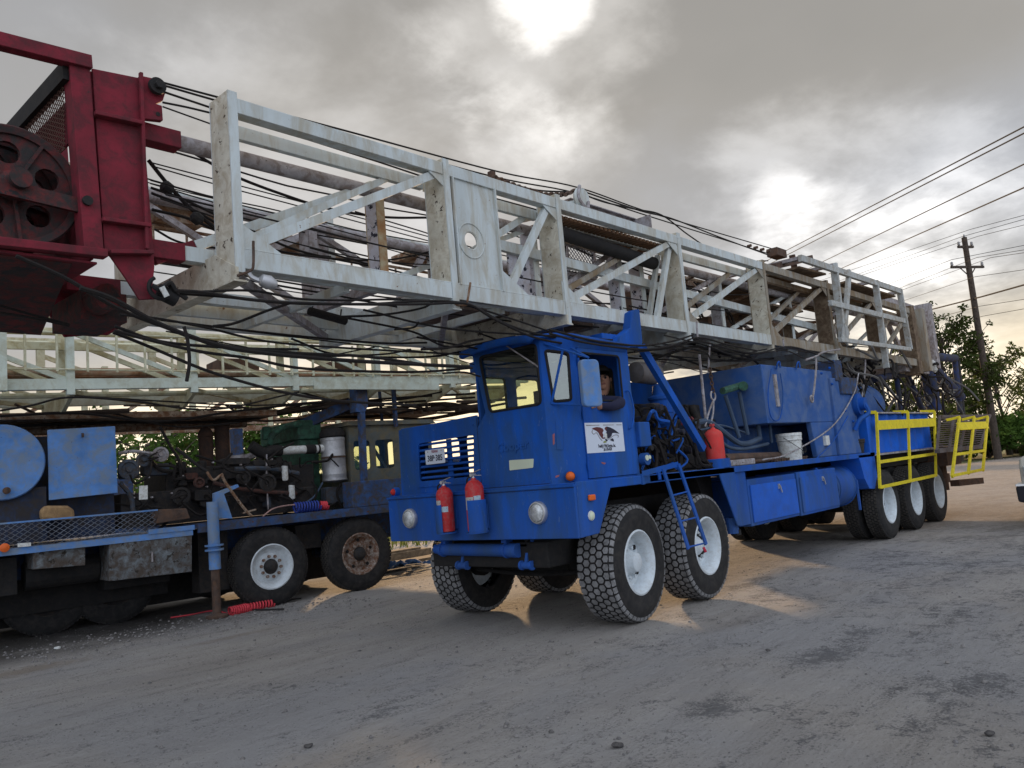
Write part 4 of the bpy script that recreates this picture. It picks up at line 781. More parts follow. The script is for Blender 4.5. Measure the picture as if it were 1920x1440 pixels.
# mast support bracket and diagonal strut, lift rods
m=MB(); m.prism([PY(*p,.16) for p in((1184,585),(1192,580),(1199,580),(1205,640),(1203,652),(1160,650),(1164,630),(1182,615))],(0,.10,0)); m.box((1.02,.26,2.74),(1.30,2.2,2.86)); m.build('mast_cradle',BLUE,T,bevel=.006)
m=MB(); m.beam(PY(1202,650,.13),PY(1318,842,.13),.06,.085); m.build('diagonal_strut',BLUE,T)
m=MB(); m.cyl(PY(1311,665,.35),PY(1325,805,.35),.018,n=8); m.cyl(PY(1331,640,.35),PY(1328,700,.35),.012,n=6); m.each('lift_rod',GRY,T)
def chain(pts,r,mt,par,name,R=.03):
    pts=[V3(p) for p in pts]; m=MB(); k=0; 
    for a,b in zip(pts,pts[1:]):
        n=max(1,int((b-a).length/(R*1.25)))
        for i in range(n):
            c=a.lerp(b,(i+.5)/n); d=(b-a).normalized(); s=d.orthogonal().normalized(); s2=d.cross(s); s=s if k%2 else s2; k+=1
            L_=[c+d*R*math.cos(t)*1.0+s*R*.6*math.sin(t) for t in [j*math.pi/4 for j in range(9)]]; m.tube(L_,r,5,smooth=False)
    return m.build(name,mt,par,smooth=True)
chain([PY(1331,690,.3),PY(1337,735,.3)],.009,RST,T,'hanging_chain')
m=MB(); c=PY(1337,742,.3); m.torus(c,(0,1,0),.055,.012,16,6,arc=5); m.tube([c-Vector((0,0,.05)),PY(1330,770,.3),PY(1322,800,.3)],.012); m.tube([c-Vector((0,0,.05)),PY(1337,775,.3),PY(1331,800,.3)],.012); m.build('chain_hook',GRY,T,smooth=True)
m=MB(); m.tube([PY(1355,733,.3),PY(1375,727,.3),PY(1395,721,.3)],.045,8); m.cyl(PY(1394,724,.2),PY(1394,724,.4),.06,n=10); m.build('shift_manifold',GRN,T,smooth=True)
m=MB(); m.cyl(PY(1360,742,.3),PY(1386,820,.3),.026,n=8); m.cyl(PY(1386,735,.3),PY(1402,815,.3),.026,n=8); m.each('shift_lever',LIMB,T)
m=MB()
for pts,r in(([(1300,795),(1325,790),(1350,805),(1380,828),(1400,832),(1425,822)],.035),([(1330,800),(1360,835),(1390,842),(1415,838),(1440,832)],.022),([(1290,808),(1320,805),(1350,797),(1400,812)],.012),([(1425,822),(1421,795)],.03),([(1443,795),(1447,830)],.02)):
    m.tube([PY(*p,.32) for p in pts],r,8)
m.each('suction_hose',LIMB,T,smooth=True)
m=MB(); a=PY(1362,846,.18); b=PY(1472,858,.2); m.cyl((a.x,.22,1.49),(b.x,.28,1.46),.055,n=12); m.cyl((a.x+.2,.12,1.42),(b.x-.3,.15,1.42),.022,n=8); m.cyl((a.x+.3,.30,1.42),(b.x-.2,.2,1.425),.018,n=8); tag(m.build('loose_pipes',RST),'rusty brown loose pipes lying on the deck under the blue machinery housing','pipe')
c=PY(1388,866,.15); m=MB(); m.box((c.x-.35,.10,1.39),(c.x+.3,.28,1.46)); o=m.build('deck_crate',GRY,bevel=.01); tag(o,'flat grey tray on the deck beside the red gas bottle','tray')
random.seed(44); m=MB()
for i in range(14):
    px=random.uniform(1345,1470); p=PY(px,random.uniform(850,868),.3); m.cyl((p.x,random.uniform(.15,.6),1.41),(p.x+random.uniform(.1,.5),random.uniform(.15,.6),1.41+random.uniform(0,.08)),random.uniform(.012,.03),n=7)
m.each('loose_fitting',GRS,T)
m=MB()
for px,py in((1530,880),(1540,700),(1560,720),(1555,690),(1585,770),(1600,790)):
    p=PY(px,py,.05); m.lathe((p.x,.06,p.z),(0,-1,0),[(.02,0),(.02,.02),(.012,.025),(.012,.03),(.001,.03)],10)
m.each('pipe_cap',BLUE,T)
# buckets
def bucket(name,lab,c,r,h,mt,handle=True,label=False):
    root=thing(name,lab,'bucket',c); m=MB(); m.lathe(c,(0,0,1),[(r*.84,0),(r*.95,h*.7),(r,h*.72),(r*1.04,h*.74),(r*1.0,h*.76),(r*1.01,h*.88),(r*1.05,h*.9),(r*1.03,h),(r*.98,h),(r*.82,.02)],26); m.build('body',mt,root,smooth=True)
    if handle: m=MB(); m.tube([c+Vector((-r*1.04,0,h*.85)),c+Vector((-r*.7,-r*1.0,h*.45)),c+Vector((0,-r*1.25,h*.25)),c+Vector((r*.8,-r*.9,h*.5)),c+Vector((r*1.04,0,h*.85))],.004,5); m.build('handle',BLK,root)
    if label:
        m=MB(); 
        for i in range(6):
            a0=math.radians(-75+i*9); a1=math.radians(-75+(i+1)*9); rr=r*.945
            m.hexa([c+Vector((rr*math.cos(a)*k,rr*math.sin(a)*k,z)) for z in(h*.18,h*.62) for (a,k) in((a0,1.0),(a1,1.0),(a1,1.02),(a0,1.02))])
        m.build('paper_label',mat('printed_label',(.55,.57,.57),.5,chip=(.03,.03,.04),camt=.5,cscale=45),root)
    return root
c=PY(1487,865,.14); bucket('bucket','white plastic pail with a printed paper label on the blue deck',Vector((c.x,.16,1.390)),.165,.36,WPL,True,True)
bucket('bucket','dark grey bucket half hidden behind the white pail on the deck',Vector((c.x+.42,.32,1.390)),.14,.34,GRY)
c=PY(1602,858,.2); bucket('rubber_bucket','low dark rubber bucket on the deck near the yellow gate',Vector((c.x,.22,1.390)),.20,.22,GRS,False)
chain([PY(1448,866,.1)+Vector((0,0,.02)),PY(1475,864,.1)+Vector((0,.05,.02)),PY(1500,862,.1)+Vector((0,.02,.02)),PY(1518,860,.1)+Vector((0,.04,.02))],.010,RST,None,'chain',.035); tag(D.objects['chain'],'rusty chain lying along the deck edge below the white pail','chain')
# ---- fire extinguishers (each its own thing)
def bottle(lab,c,r,h,mt,lean=0,big=True,labels=1):
    c=V3(c); root=thing('fire_extinguisher',lab,'fire extinguisher',c); m=MB()
    m.lathe(c,(0,0,1),[(r*.2,0),(r*.93,.004),(r,.02),(r,h*.80),(r*.97,h*.85),(r*.84,h*.91),(r*.55,h*.965),(r*.28,h*.99),(r*.26,h*1.02),(.001,h*1.02)],30); m.build('cylinder',mt,root,smooth=True)
    t=c+Vector((0,0,h*1.02)); v=MB(); v.cyl(t,t+Vector((0,0,.035)),.016,n=10); v.box((t.x-.018,t.y-.02,t.z+.02),(t.x+.018,t.y+.02,t.z+.045)); v.cyl(t+Vector((-.02,.0,.03)),t+Vector((-.035,0,.03)),.018,n=12); v.build('valve',CHR if labels else RED,root)
    if big:
        v=MB(); v.beam(t+Vector((0,.02,.045)),t+Vector((0,-.10,.075)),.018,.006); v.beam(t+Vector((0,.02,.03)),t+Vector((0,-.10,.02)),.018,.006); v.tube([t+Vector((0,.02,.045)),t+Vector((0,.045,.04)),t+Vector((0,.02,.03))],.005,5); v.build('lever',GRY,root)
        v=MB(); v.tube([t+Vector((0,.01,.03)),t+Vector((-.03,.05,.0)),t+Vector((-.01,r*.95,-.06)),t+Vector((-.02,r+.005,-.15))],.009,6); v.build('hose',BLK,root,smooth=True)
    if labels:
        for (a0,a1,z0,z1,mm) in((150,196,.48,.70,0),(202,246,.44,.56,1)) if labels==1 else ((150,214,.42,.66,0),(218,262,.54,.68,1),(165,215,.03,.40,2)):
            v=MB(); n=8
            for i in range(n):
                p=[math.radians(a0+(a1-a0)*(i+k)/n) for k in(0,1)]; v.hexa([c+Vector((r*k*math.cos(a),r*k*math.sin(a),h*z)) for z in(z0,z1) for a,k in((p[0],1.002),(p[1],1.002),(p[1],1.02),(p[0],1.02))])
            v.build('paper_label',[mat('worn_label',(.50,.49,.46),.6,chip=(.12,.10,.10),camt=.35,cscale=60),mat('blue_grey_label',(.42,.55,.62),.5,chip=(.2,.3,.4),camt=.3,cscale=50),mat('torn_pink_label',(.52,.26,.28),.6,chip=(.42,.02,.03),camt=.7,cscale=18)][mm],root)
    return root
bottle('left of two red fire extinguishers on the blue bumper, held low with a chrome valve',(-.112,EX[0][0].y,EX[0][0].z),EX[0][1],.45,RED,labels=1)
bottle('right of two red fire extinguishers on the bumper, with torn pink label',(-.112,EX[1][0].y,EX[1][0].z),EX[1][1],.50,RED,labels=2)
c=PY(1345,868,.12); bottle('faded red gas bottle standing upright in a blue ring on the deck',(c.x,.13,1.392),.108,.45,REDF,big=False,labels=0)
m=MB(); m.lathe((c.x,.13,1.386),(0,0,1),[(.10,0),(.155,.0),(.155,.10),(.135,.105),(.120,.10),(.120,.01)],26,cap=False); m.box((c.x+.15,.08,1.386),(c.x+.25,.18,1.45)); m.build('bottle_ring',BLUE,T,smooth=True)
# ================================================================== MAST of the blue truck
NY,FY=.30,2.12; ZB,ZT=2.97,4.17
PXS=[-2.98,-1.04,.46,2.74,5.02,7.35,9.7,11.85]
ms=MB()
for i,(a,b) in enumerate(zip(PXS,PXS[1:])):
    a+=.015; b-=.015
    ms.beam((a,NY,ZT-.055),(b,NY,ZT-.055),.10,.105); ms.beam((a,NY+.23,ZT-.11),(b,NY+.23,ZT-.11),.05,.10)
    ms.beam((a,NY,ZB+.085),(b,NY,ZB+.085),.10,.13); ms.beam((a,NY+.01,ZB+.155),(b,NY+.01,ZB+.155),.12,.012); ms.beam((a,NY+.24,ZB+.14),(b,NY+.24,ZB+.14),.05,.14)
    ms.beam((a,FY,ZT-.055),(b,FY,ZT-.055),.10,.105); ms.beam((a,FY,ZB+.085),(b,FY,ZB+.085),.10,.14); ms.beam((a,FY-.24,ZB+.12),(b,FY-.24,ZB+.12),.05,.12)
MA=MB().beam((PXS[0],NY,ZT-.055),(PXS[0]+.01,NY,ZT-.055),.08,.08).build('mast',WHT,T)
for k_,(a_,b_) in enumerate(zip(ms.cut,ms.cut[1:]+[(len(ms.v),len(ms.f))])):
    q=MB(); q.v=ms.v[a_[0]:b_[0]]; q.f=[tuple(i-a_[0] for i in f) for f in ms.f[a_[1]:b_[1]]]; q.m=ms.m[a_[1]:b_[1]]; q.build('chord',WHT if k_<8*4 else WHT2,MA,bevel=.004)
def cpost(x,y0,y1,z0,z1,mf,mn,par=MA,name='post',fl=.055):
    s=1 if y1>y0 else -1; m=MB(); m.box((x-.012,min(y0+.012*s,y1-.012*s),z0),(x+.012,max(y0+.012*s,y1-.012*s),z1),0); 
    for y in(y0,y1-.012*s if s>0 else y1+.0): m.box((x-.012,min(y,y+.012*s),z0),(x+fl,max(y,y+.012*s),z1),1)
    return m.build(name,[mf,mn],par)
BRNW=mat('brown_stained_paint',(.20,.15,.10),.7,dirt=(.10,.065,.04),damt=.8,dscale=5,var=.3,chip=(.03,.02,.015),camt=.25,cscale=14,bump=.2)
for i,x in enumerate(PXS):
    cpost(x,NY-.055,NY+.20,ZB-.06 if i else ZB-.01,ZT+.035,CRM if i<5 else BRNW,WHT if i<4 else WHT2)
    cpost(x,FY+.055,FY-.18,ZB-.04,ZT+.02,CRM if i in(0,3,5) else GRY,WHT)
    # cross beam between both sides under the bottom chords
    m=MB(); m.prism([(x-.02,NY-.06,ZB-.06),(x-.02,NY-.06,ZB+.02),(x-.02,NY+.2,ZB+.16),(x-.02,FY-.2,ZB+.16),(x-.02,FY+.06,ZB+.02),(x-.02,FY+.06,ZB-.06)],(.025,0,0)); m.box((x-.03,NY-.06,ZB-.075),(x+.07,FY+.06,ZB-.062)); m.build('cross_beam',CRM if i%2==0 else WHT,MA)
# near face diagonals
def diag(a,b,w=.06,h=.07,mt=WHT,y=NY,name='brace',par=MA):
    m=MB(); m.beam(a,b,.05,h,up=(0,0,1)); return m.build(name,mt,par)
ZD0,ZD1=ZB+.16,ZT-.10
DG=[(-2.86,-1.10),(-.30,.36),(.56,2.62),(2.84,4.92),(5.14,7.22),(7.5,9.55),(9.8,11.7)]
for i,(a,b) in enumerate(DG):
    diag((a,NY,ZD0+.03),(b,NY,ZD1),h=.068,mt=WHT if i<4 else WHT2)
    if i!=1: diag((a-.10,NY+.24,ZD0+.03),(b-.35,NY+.24,ZD1-.05),h=.055,mt=WHT if i<2 else WHT2)
    if i==1: diag((-.55,NY+.26,ZD0+.38),(.30,NY+.26,ZD1-.05),h=.06)
    diag((a,FY,ZD0),(b,FY,ZD1),h=.07,mt=GRY)
for i,(a,b) in enumerate(DG):
    m=MB(); m.prism([(a-.12,NY-.040,ZD0-.02),(a+.26,NY-.040,ZD0-.02),(a-.12,NY-.040,ZD0+.20)],(0,.008,0)); m.prism([(b+.10,NY-.040,ZD1+.06),(b-.22,NY-.040,ZD1+.06),(b+.10,NY-.040,ZD1-.14)],(0,.008,0)); m.each('corner_gusset',WHT if i<3 else WHT2,MA)
diag((2.20,NY+.02,ZD0),(2.64,NY+.02,ZD1-.02),h=.07); diag((2.30,NY+.2,ZD0),(2.66,NY+.2,ZD1-.1),h=.05)
for a,b in zip(PXS,PXS[1:]):
    diag((a+.05,NY+.1,ZB+.01),(b-.05,FY-.1,ZB+.01),h=.06,mt=GRY,name='bottom_brace')
    mid=(a+b)/2; diag((mid,NY+.1,ZB+.03),(mid,FY-.1,ZB+.03),h=.07,mt=WHT,name='bottom_brace')
# gusset plate with round hole
hc=PY(882,452,NY-.02)
hl=[Vector((hc.x+.085*math.cos(t*math.pi/10),NY-.03,hc.z+.085*math.sin(t*math.pi/10))) for t in range(20)]
m=MB(); m.plate([Vector((-.955,NY-.03,ZB+.02)),Vector((-.42,NY-.03,ZB+.02)),Vector((-.42,NY-.03,ZT-.10)),Vector((-.955,NY-.03,ZT-.10))],[hl],(0,.015,0)); m.torus((hc.x,NY-.032,hc.z),(0,1,0),.155,.007,28,6); m.torus((hc.x,NY-.02,hc.z),(0,1,0),.085,.012,24,6); m.box((-.435,NY-.06,ZB+.15),(-.42,NY+.05,ZT-.1)); m.box((-.955,NY-.06,ZB+.15),(-.94,NY+.05,ZT-.1)); m.build('gusset_plate',WHT,MA)
# loop handle and clip by the first post
m=MB(); m.tube([PY(475,452,NY-.1),PY(475,495,NY-.1),PY(470,507,NY-.09),PY(445,517,NY-.07)],.009,6); m.build('cable_hook',RST,MA,smooth=True)
m=MB(); m.tube([PY(882,530,NY-.1),PY(876,566,NY-.1),PY(872,572,NY-.08),PY(850,571,NY-.05)],.010,6); m.build('cable_hook',RSW,MA,smooth=True)
for a,b in(((1306,603),(1308,632)),((1468,635),(1470,652))): m=MB(); m.cyl(PY(*a,NY-.1),PY(*b,NY-.1),.012,n=6); m.build('cable_hook',GRY,MA)
m=MB(); m.tube([PY(465,510,NY-.02),PY(472,520,NY-.04),PY(488,527,NY-.06)],.018,7); c=PY(500,530,NY-.06); m.lathe(c-Vector((.06,0,-.02)),(.9,-.2,-.3),[(.01,0),(.04,.02),(.05,.07),(.03,.12),(.01,.13)],14); m.build('work_lamp',GALV,MA,smooth=True)
# ---- inner telescoping section
iy0,iy1=.68,1.74; iz0,iz1=3.16,3.97
m=MB(); m.tube([(-3.15,iy0,iz1-.02),(12.3,iy0,iz1)],.055,10,smooth=False); m.tube([(-3.15,iy1,iz1-.02),(12.3,iy1,iz1)],.055,10,smooth=False); i0=MB(); i0.v,i0.f,i0.m=m.v[:m.cut[1][0]],m.f[:m.cut[1][1]],m.m[:m.cut[1][1]]; ins=i0.build('inner_mast_section',GRY,T,smooth=True); i1=MB(); i1.v=m.v[m.cut[1][0]:]; i1.f=[tuple(k-m.cut[1][0] for k in f) for f in m.f[m.cut[1][1]:]]; i1.m=m.m[m.cut[1][1]:]; i1.build('upper_leg',GRY,ins,smooth=True)
m=MB(); m.beam((-3.15,iy0,iz0),(12.2,iy0,iz0+.05),.09,.10); m.beam((-3.15,iy1,iz0),(12.2,iy1,iz0+.05),.09,.10); m.each('lower_leg',WHT,ins)
m=MB(); a=PY(905,452,.60); b=PY(1562,623,.60); m.beam(a,b,.05,.10); m.build('mid_rail',WHT,ins)
ix=[-3.1,-1.47,.5,2.0,2.45,4.4,6.7,9.0,11.2]
for i,x in enumerate(ix):
    if i: cpost(x,iy0-.05,iy0+.11,iz0,iz1,PEEL if i<5 else (GRY if i<6 else BRNW),mat('orange_rust_paint',(.30,.15,.06),.75,dirt=(.4,.34,.22),damt=.8,dscale=3) if i==1 else WHT,ins,'post',.07)
    if i: cpost(x,iy1+.05,iy1-.11,iz0,iz1,GRY,GRY,ins,'post',.07)
    if i: m=MB(); m.beam((x,iy0,iz0-.02),(x,iy1,iz0-.02),.07,.08); m.build('cross_bar',GRY,ins)
for i in range(len(ix)-1):
    if i in(3,): continue
    a,b=ix[i],ix[i+1]
    if i==0: diag(PY(365,462,iy0),PY(695,348,iy0),h=.07,mt=WHT,par=ins)
    else: diag((a,iy0,iz0),(b,iy0,iz1),h=.05,mt=WHT if i%2 else GRY,par=ins)
    diag((b,iy1,iz0),(a,iy1,iz1),h=.05,mt=GRY,par=ins)
m=MB(); m.box((-1.78,iy0-.07,iz0-.02),(-1.40,iy0-.05,iz0+.09)); m.box((.10,iy0-.05,iz0+.1),(.42,iy0-.035,iz1-.2)); m.each('patch_plate',PEEL,ins)
# dark travelling block, tongs, hooks and pipes stowed inside the mast
random.seed(9)
m=MB(); m.box((3.1,1.0,3.35),(3.9,1.4,3.75)); m.lathe((4.0,1.2,3.6),(0,1,0),[(.1,-.2),(.25,-.18),(.25,.18),(.1,.2)],20); m.box((4.6,.95,3.2),(5.6,1.5,3.5)); m.box((6.6,.9,3.2),(7.2,1.6,3.55))
for i in range(12): x=random.uniform(2.8,7.5); y=random.uniform(.9,1.5); m.cyl((x,y,3.3),(x+random.uniform(.3,1.6),y+random.uniform(-.3,.3),random.uniform(3.25,3.8)),random.uniform(.02,.06),n=8)
m.each('stowed_tool',RST,T,bevel=.01)
m=MB()
for i in range(9):
    y=.8+i*.1; m.cyl((-.3+random.uniform(-.3,.3),y,3.25+.02*(i%3)),(9.5+random.uniform(-.5,.5),y,3.28+.02*(i%2)),random.choice((.025,.04,.03)),n=8)
m.box((-.2,1.0,3.14),(1.9,1.7,3.2)); m.each('stowed_pipe',mat('rusty_brown_pipe',(.12,.075,.055),.8,dirt=(.25,.22,.19),damt=.5,dscale=2,var=.4),T)
m=MB()
for i in range(26):
    x=random.uniform(2.9,4.8); pts=[(x,random.uniform(.75,1.1),random.uniform(3.6,3.95))]
    for k in range(3): pts.append((pts[-1][0]+random.uniform(-.1,.3),pts[-1][1]+random.uniform(-.1,.1),pts[-1][2]-random.uniform(-.05,.22)))
    m.tube(pts,random.uniform(.008,.022),5,sub=3)
m.each('hanging_rigging',ROPE,T)
# rusty underside plates, slatted walk boards at top of the mast
m=MB()
for i in range(26): x=.62+i*.075; m.box((x,.34,4.02),(x+.045,.80,4.05))
m.build('slatted_walkway',mat('rust_orange_slats',(.20,.11,.06),.8,dirt=(.1,.07,.05),damt=.5),T)
m=MB(); m.cyl((.5,.47,3.93),(2.55,.5,3.86),.075,n=12); m.build('stowed_tube',BLK,T,smooth=True)
m=MB(); m.box((5.4,.5,4.0),(7.3,1.6,4.03)); m.box((5.9,.55,3.7),(7.0,1.5,3.73)); m.each('corroded_plate',BRNW,T)
random.seed(61)
for i in range(15):
    x=random.uniform(2.8,10.6); y=random.uniform(.75,1.4); z=random.choice((3.14,3.22,3.32,3.46,3.86,4.06)); l=random.uniform(.5,1.8); m=MB(); m.box((x,y,z),(x+l,y+random.uniform(.08,.35),z+random.uniform(.03,.09))); m.build('stowed_board',[BRNW,RSW,RST][i%3],T,bevel=.006)
for i in range(9):
    x=3.0+i*.92; m=MB(); m.beam((x,.72,3.2),(x+.02,1.7,3.2+random.uniform(-.02,.02)),.06,.08); m.build('cross_bar',BRNW if i>3 else GRY,ins)
    if i%2: m=MB(); m.tube([(x,.72,3.95),(x+.1,1.2,3.9),(x+.05,1.7,3.96)],.03,7); m.build('cross_tube',RSW,ins)
# mesh basket inside the mast
def expanded(mb,o,u,v,nu,nv,r,sk=.5):
    o,u,v=V3(o),V3(u),V3(v)
    for j in range(nv+1):
        pts=[]
        for i in range(nu*2+1): pts.append(o+u*(i/(nu*2))+v*min(1,max(0,(j+(.5 if i%2 else -.0))/nv)))
        mb.tube(pts,r,3,smooth=False)
        pts=[o+u*(i/(nu*2))+v*min(1,max(0,(j-(.5 if i%2 else .0))/nv)) for i in range(nu*2+1)]
        mb.tube(pts,r,3,smooth=False)
A=PY(1061,462,1.0); B=PY(1105,448,1.0); Cc=PY(1106,520,1.0)
bz0=Cc.z; bz1=PY(1105,447,1.0).z; m=MB(); expanded(m,(A.x,1.0,bz0),(B.x-A.x+.05,0,0),(0,0,bz1-bz0),9,9,.006); expanded(m,(A.x,1.0,bz0),(B.x-A.x+.05,0,0),(0,.5,-.02),9,7,.006); bk=m.build('mesh_basket',MESHM,T)
m=MB()
for p,q in(((B.x+.05,1,bz0),(B.x+.05,1,bz1+.02)),((A.x,1,bz0),(B.x+.05,1,bz0)),((A.x,1,bz1-.12),(B.x+.05,1,bz1)),((B.x+.05,1,bz0),(B.x+.05,1.5,bz0)),((A.x,1,bz0),(A.x,1,bz1))): m.beam(p,q,.03,.045)
m.build('basket_frame',GRY,bk)
# top trough, hook and pulley
a=PY(1108,392,.28); b=PY(1222,425,.28); m=MB()
zq=ZT+.015; xa,xb=PY(1100,380,.30).x,PY(1222,420,.30).x
m.box((xa,.30,zq),(xb,.56,zq+.012)); m.box((xa,.545,zq+.012),(xb,.56,zq+.17)); m.box((xa,.50,zq+.17),(xb,.66,zq+.18)); m.box((xb-.012,.30,zq+.012),(xb,.545,zq+.17)); m.build('cable_trough',GRY,MA)
c=PY(1090,372,.34); m=MB(); m.lathe(c,(0,1,0),[(.02,-.03),(.10,-.03),(.12,0),(.10,.03),(.02,.03)],22); m.cyl(c+Vector((0,.05,-.05)),(c.x-.45,.8,c.z-.16),.055,n=12); pu=m.build('pulley',WHT,MA,smooth=True)
m=MB(); m.tube([c+Vector((-.05,-.03,.12)),c+Vector((-.09,-.03,0)),c+Vector((-.04,-.05,-.10)),c+Vector((.03,-.05,-.11)),c+Vector((.05,-.05,-.04))],.018); m.build('hook',GRY,pu,smooth=True)
chain([PY(925,332,.42),PY(975,352,.42),PY(1020,365,.42),PY(1060,365,.42),PY(1080,356,.40)],.011,RST,T,'slack_chain',.032)
# ---- raised side frame at the rear end (racking frame)
fy_=.10
def fb(a,b,h,y=fy_,mt=WHT,par=None,y2=None):
    return (PY(*a,y),PY(*b,y if y2 is None else y2),h)
m=MB()
for i_,(a,b,h) in enumerate((((1563,494),(1580,636),.11),((1592,508),(1583,622),.10),((1641,526),(1662,690),.10),((1686,542),(1706,655),.10),((1500,484),(1690,547),.10),((1556,568),(1695,602),.09),((1575,637),(1706,655),.07))):
    m.beam(PY(*a,fy_-.007*i_),PY(*b,fy_-.007*i_),.06,h)
m.beam(PY(1586,612,fy_-.04),PY(1584,640,fy_-.04),.03,.22); fr=m.build('racking_frame',mat('grey_white_frame_paint',(.44,.47,.47),.5,dirt=(.28,.24,.18),damt=.6,dscale=4,chip=(.12,.07,.04),camt=.15),T,bevel=.004)
m=MB(); O_=PY(1500,484,fy_); 
for a in((1500,484),(1563,497),(1641,527),(1689,547)):
    p=PY(*a,fy_); m.beam(p,p+Vector((0,1.5,.0)),.09,.05)
p=PY(1500,484,1.45); 
m.beam(PY(1500,484,fy_)+Vector((0,1.5,0)),PY(1690,547,fy_)+Vector((0,1.5,0)),.06,.10); m.each('frame_cross_bar',GRY,fr)
m=MB()
pa,pb=PY(1510,492,fy_),PY(1560,506,fy_); m.hexa([pa+Vector((0,.1,-.06)),pb+Vector((0,.1,-.06)),pb+Vector((0,1.4,-.06)),pa+Vector((0,1.4,-.06)),pa+Vector((0,.1,-.03)),pb+Vector((0,.1,-.03)),pb+Vector((0,1.4,-.03)),pa+Vector((0,1.4,-.03))])
pa,pb=PY(1600,520,fy_),PY(1689,549,fy_); m.hexa([pa+Vector((0,.1,-.06)),pb+Vector((0,.1,-.06)),pb+Vector((0,1.4,-.06)),pa+Vector((0,1.4,-.06)),pa+Vector((0,.1,-.03)),pb+Vector((0,.1,-.03)),pb+Vector((0,1.4,-.03)),pa+Vector((0,1.4,-.03))])
m.each('frame_deck',BRNW,fr)
m=MB(); c=PY(1462,475,.5); m.box((c.x-.2,.45,c.z-.06),(c.x+.14,.62,c.z+.06)); m.beam(PY(1485,478,.5),PY(1490,505,.5),.06,.08); m.beam(PY(1450,500,.4),PY(1520,484,.4),.08,.09)
for k in range(4): q=PY(1405+k*12,461+k*3.4,.5); m.cyl(q-Vector((0,.03,0)),q+Vector((0,.03,.0)),.022,n=8)
m.each('rope_clamp',RST,T)
# rear end uprights
for i,(px,h0,h1,mt) in enumerate(((1702,575,700,BRNW),(1722,580,695,WHT2),(1736,570,690,GRY))):
    a=PY(px,h0,.3); b=PY(px+10,h1,.3); m=MB(); m.box((a.x-.10,.22,b.z),(a.x+.12,.50,a.z)); m.build('end_post',mt,MA)
m=MB()
for (a,b,h) in(((1655,560),(1722,582),.12),((1655,590),(1712,612),.09),((1660,598),(1690,660),.10),((1700,620),(1712,690),.08),((1690,640),(1725,650),.08),((1640,680),(1735,700),.12)):
    m.beam(PY(*a,.75),PY(*b,.75),.08,h)
m.box((11.4,.4,2.9),(13.0,2.0,3.02)); m.each('tail_brace',GRY,T)
# ================================================================== CROWN BLOCK
K=.56
m=MB()
m.beam(PY(-90,55,K),PY(169,120,K),.08,.085)                                                # top boom
m.prism([PY(*p,K-.012) for p in((130,118),(168,119),(195,471),(158,466))],(0,.012,0)); m.prism([PY(*p,K) for p in((130,118),(136,119),(163,468),(158,466))],(0,.12,0))       # angle post
m.prism([PY(*p,K+.045) for p in((150,130),(255,146),(283,500),(240,520),(205,480),(170,470))],(0,.012,0))
kB=[PY(*p,K+.02) for p in((173,128),(262,146),(286,440),(290,500),(287,532),(300,560),(262,562),(235,520),(207,480),(196,468))]
m.prism(kB,(0,.02,0))
lug=[PY(*p,K+.0) for p in((262,141),(285,146),(303,156),(311,172),(306,188),(292,194),(304,198),(306,226),(268,222))]; m.prism(lug,(0,.045,0))
for a,b in(((176,213),(264,232)),((190,412),(281,424)),((205,473),(286,474))): m.beam(PY(*a,K-.01),PY(*b,K-.01),.06,.025)
a=PY(259,140,K); b=PY(283,470,K); m.box((a.x-.0,K-.03,b.z),(a.x+.022,K+.0,a.z+.01))
m.beam(PY(-90,445,K),PY(198,477,K),.08,.05)
m.beam((-3.52,iy0,iz1-.02),(-3.14,iy0,iz1-.02),.12,.12); m.beam((-3.52,iy0,iz0),(-3.14,iy0,iz0),.11,.12); m.beam(PY(288,487,iy0),PY(364,461,iy0),.05,.075)
# far side
y2=iy1+.14
m.prism([(p.x,y2,p.z) for p in kB[:9]],(0,.03,0)); m.beam((-5.4,y2,4.16),(-3.8,y2,4.2),.08,.09); m.beam((-3.52,iy1,iz1-.02),(-3.14,iy1,iz1-.02),.12,.12); m.beam((-3.52,iy1,iz0),(-3.14,iy1,iz0),.11,.12)
m.prism([PY(*p,y2-.05) for p in((60,520),(140,520),(222,560),(232,590),(226,615),(205,627),(150,622),(120,592),(88,562))],(0,.05,0))
m.box((-5.6,K+.02,2.985),(-3.72,y2,3.0)); m.box((-3.75,K+.05,3.02),(-3.73,y2,3.5)); m.box((-3.73,K+.04,3.9),(-3.71,y2,4.2))
CB=m.build('crown_block',REDD,T,bevel=.004)
m=MB(); m.prism([(-3.85,K+.06,3.0),(-5.0,K+.06,2.995),(-5.0,y2-.05,2.82),(-3.65,y2-.05,2.80)],(0,0,-.02)); m.box((-3.60,1.2,2.78),(-3.3,1.75,2.98)); m.cyl((-3.5,1.0,2.9),(-3.5,1.75,2.9),.09,n=16); m.build('crown_underside',REDG,CB)
m=MB(); m.beam((-3.86,K+.02,4.19),(-3.86,y2,4.19),.06,.12); m.box((-5.6,1.4,3.0),(-3.9,1.45,4.0)); m.each('crown_cross_member',BLK,CB)
m=MB(); c=PY(293,163,K-.02); m.cyl(c,c-Vector((0,.03,0)),.055,n=20); m.cyl(c-Vector((0,.03,0)),c-Vector((0,.06,0)),.028,n=6); c=PY(163,377,K-.014); m.cyl(c,c-Vector((0,.02,0)),.03,n=10); c=PY(296,214,K); m.cyl(c-Vector((0,.003,0)),c,.015,n=8,m=0); m.each('pin_bolt',BLK,CB,smooth=True)
m=MB(); expanded(m,(-3.86,K+.10,3.72),(0,1.0,0),(0,0,.42),16,14,.004); m.build('mesh_guard',mat('rusty_mesh',(.10,.05,.035),.8),CB)
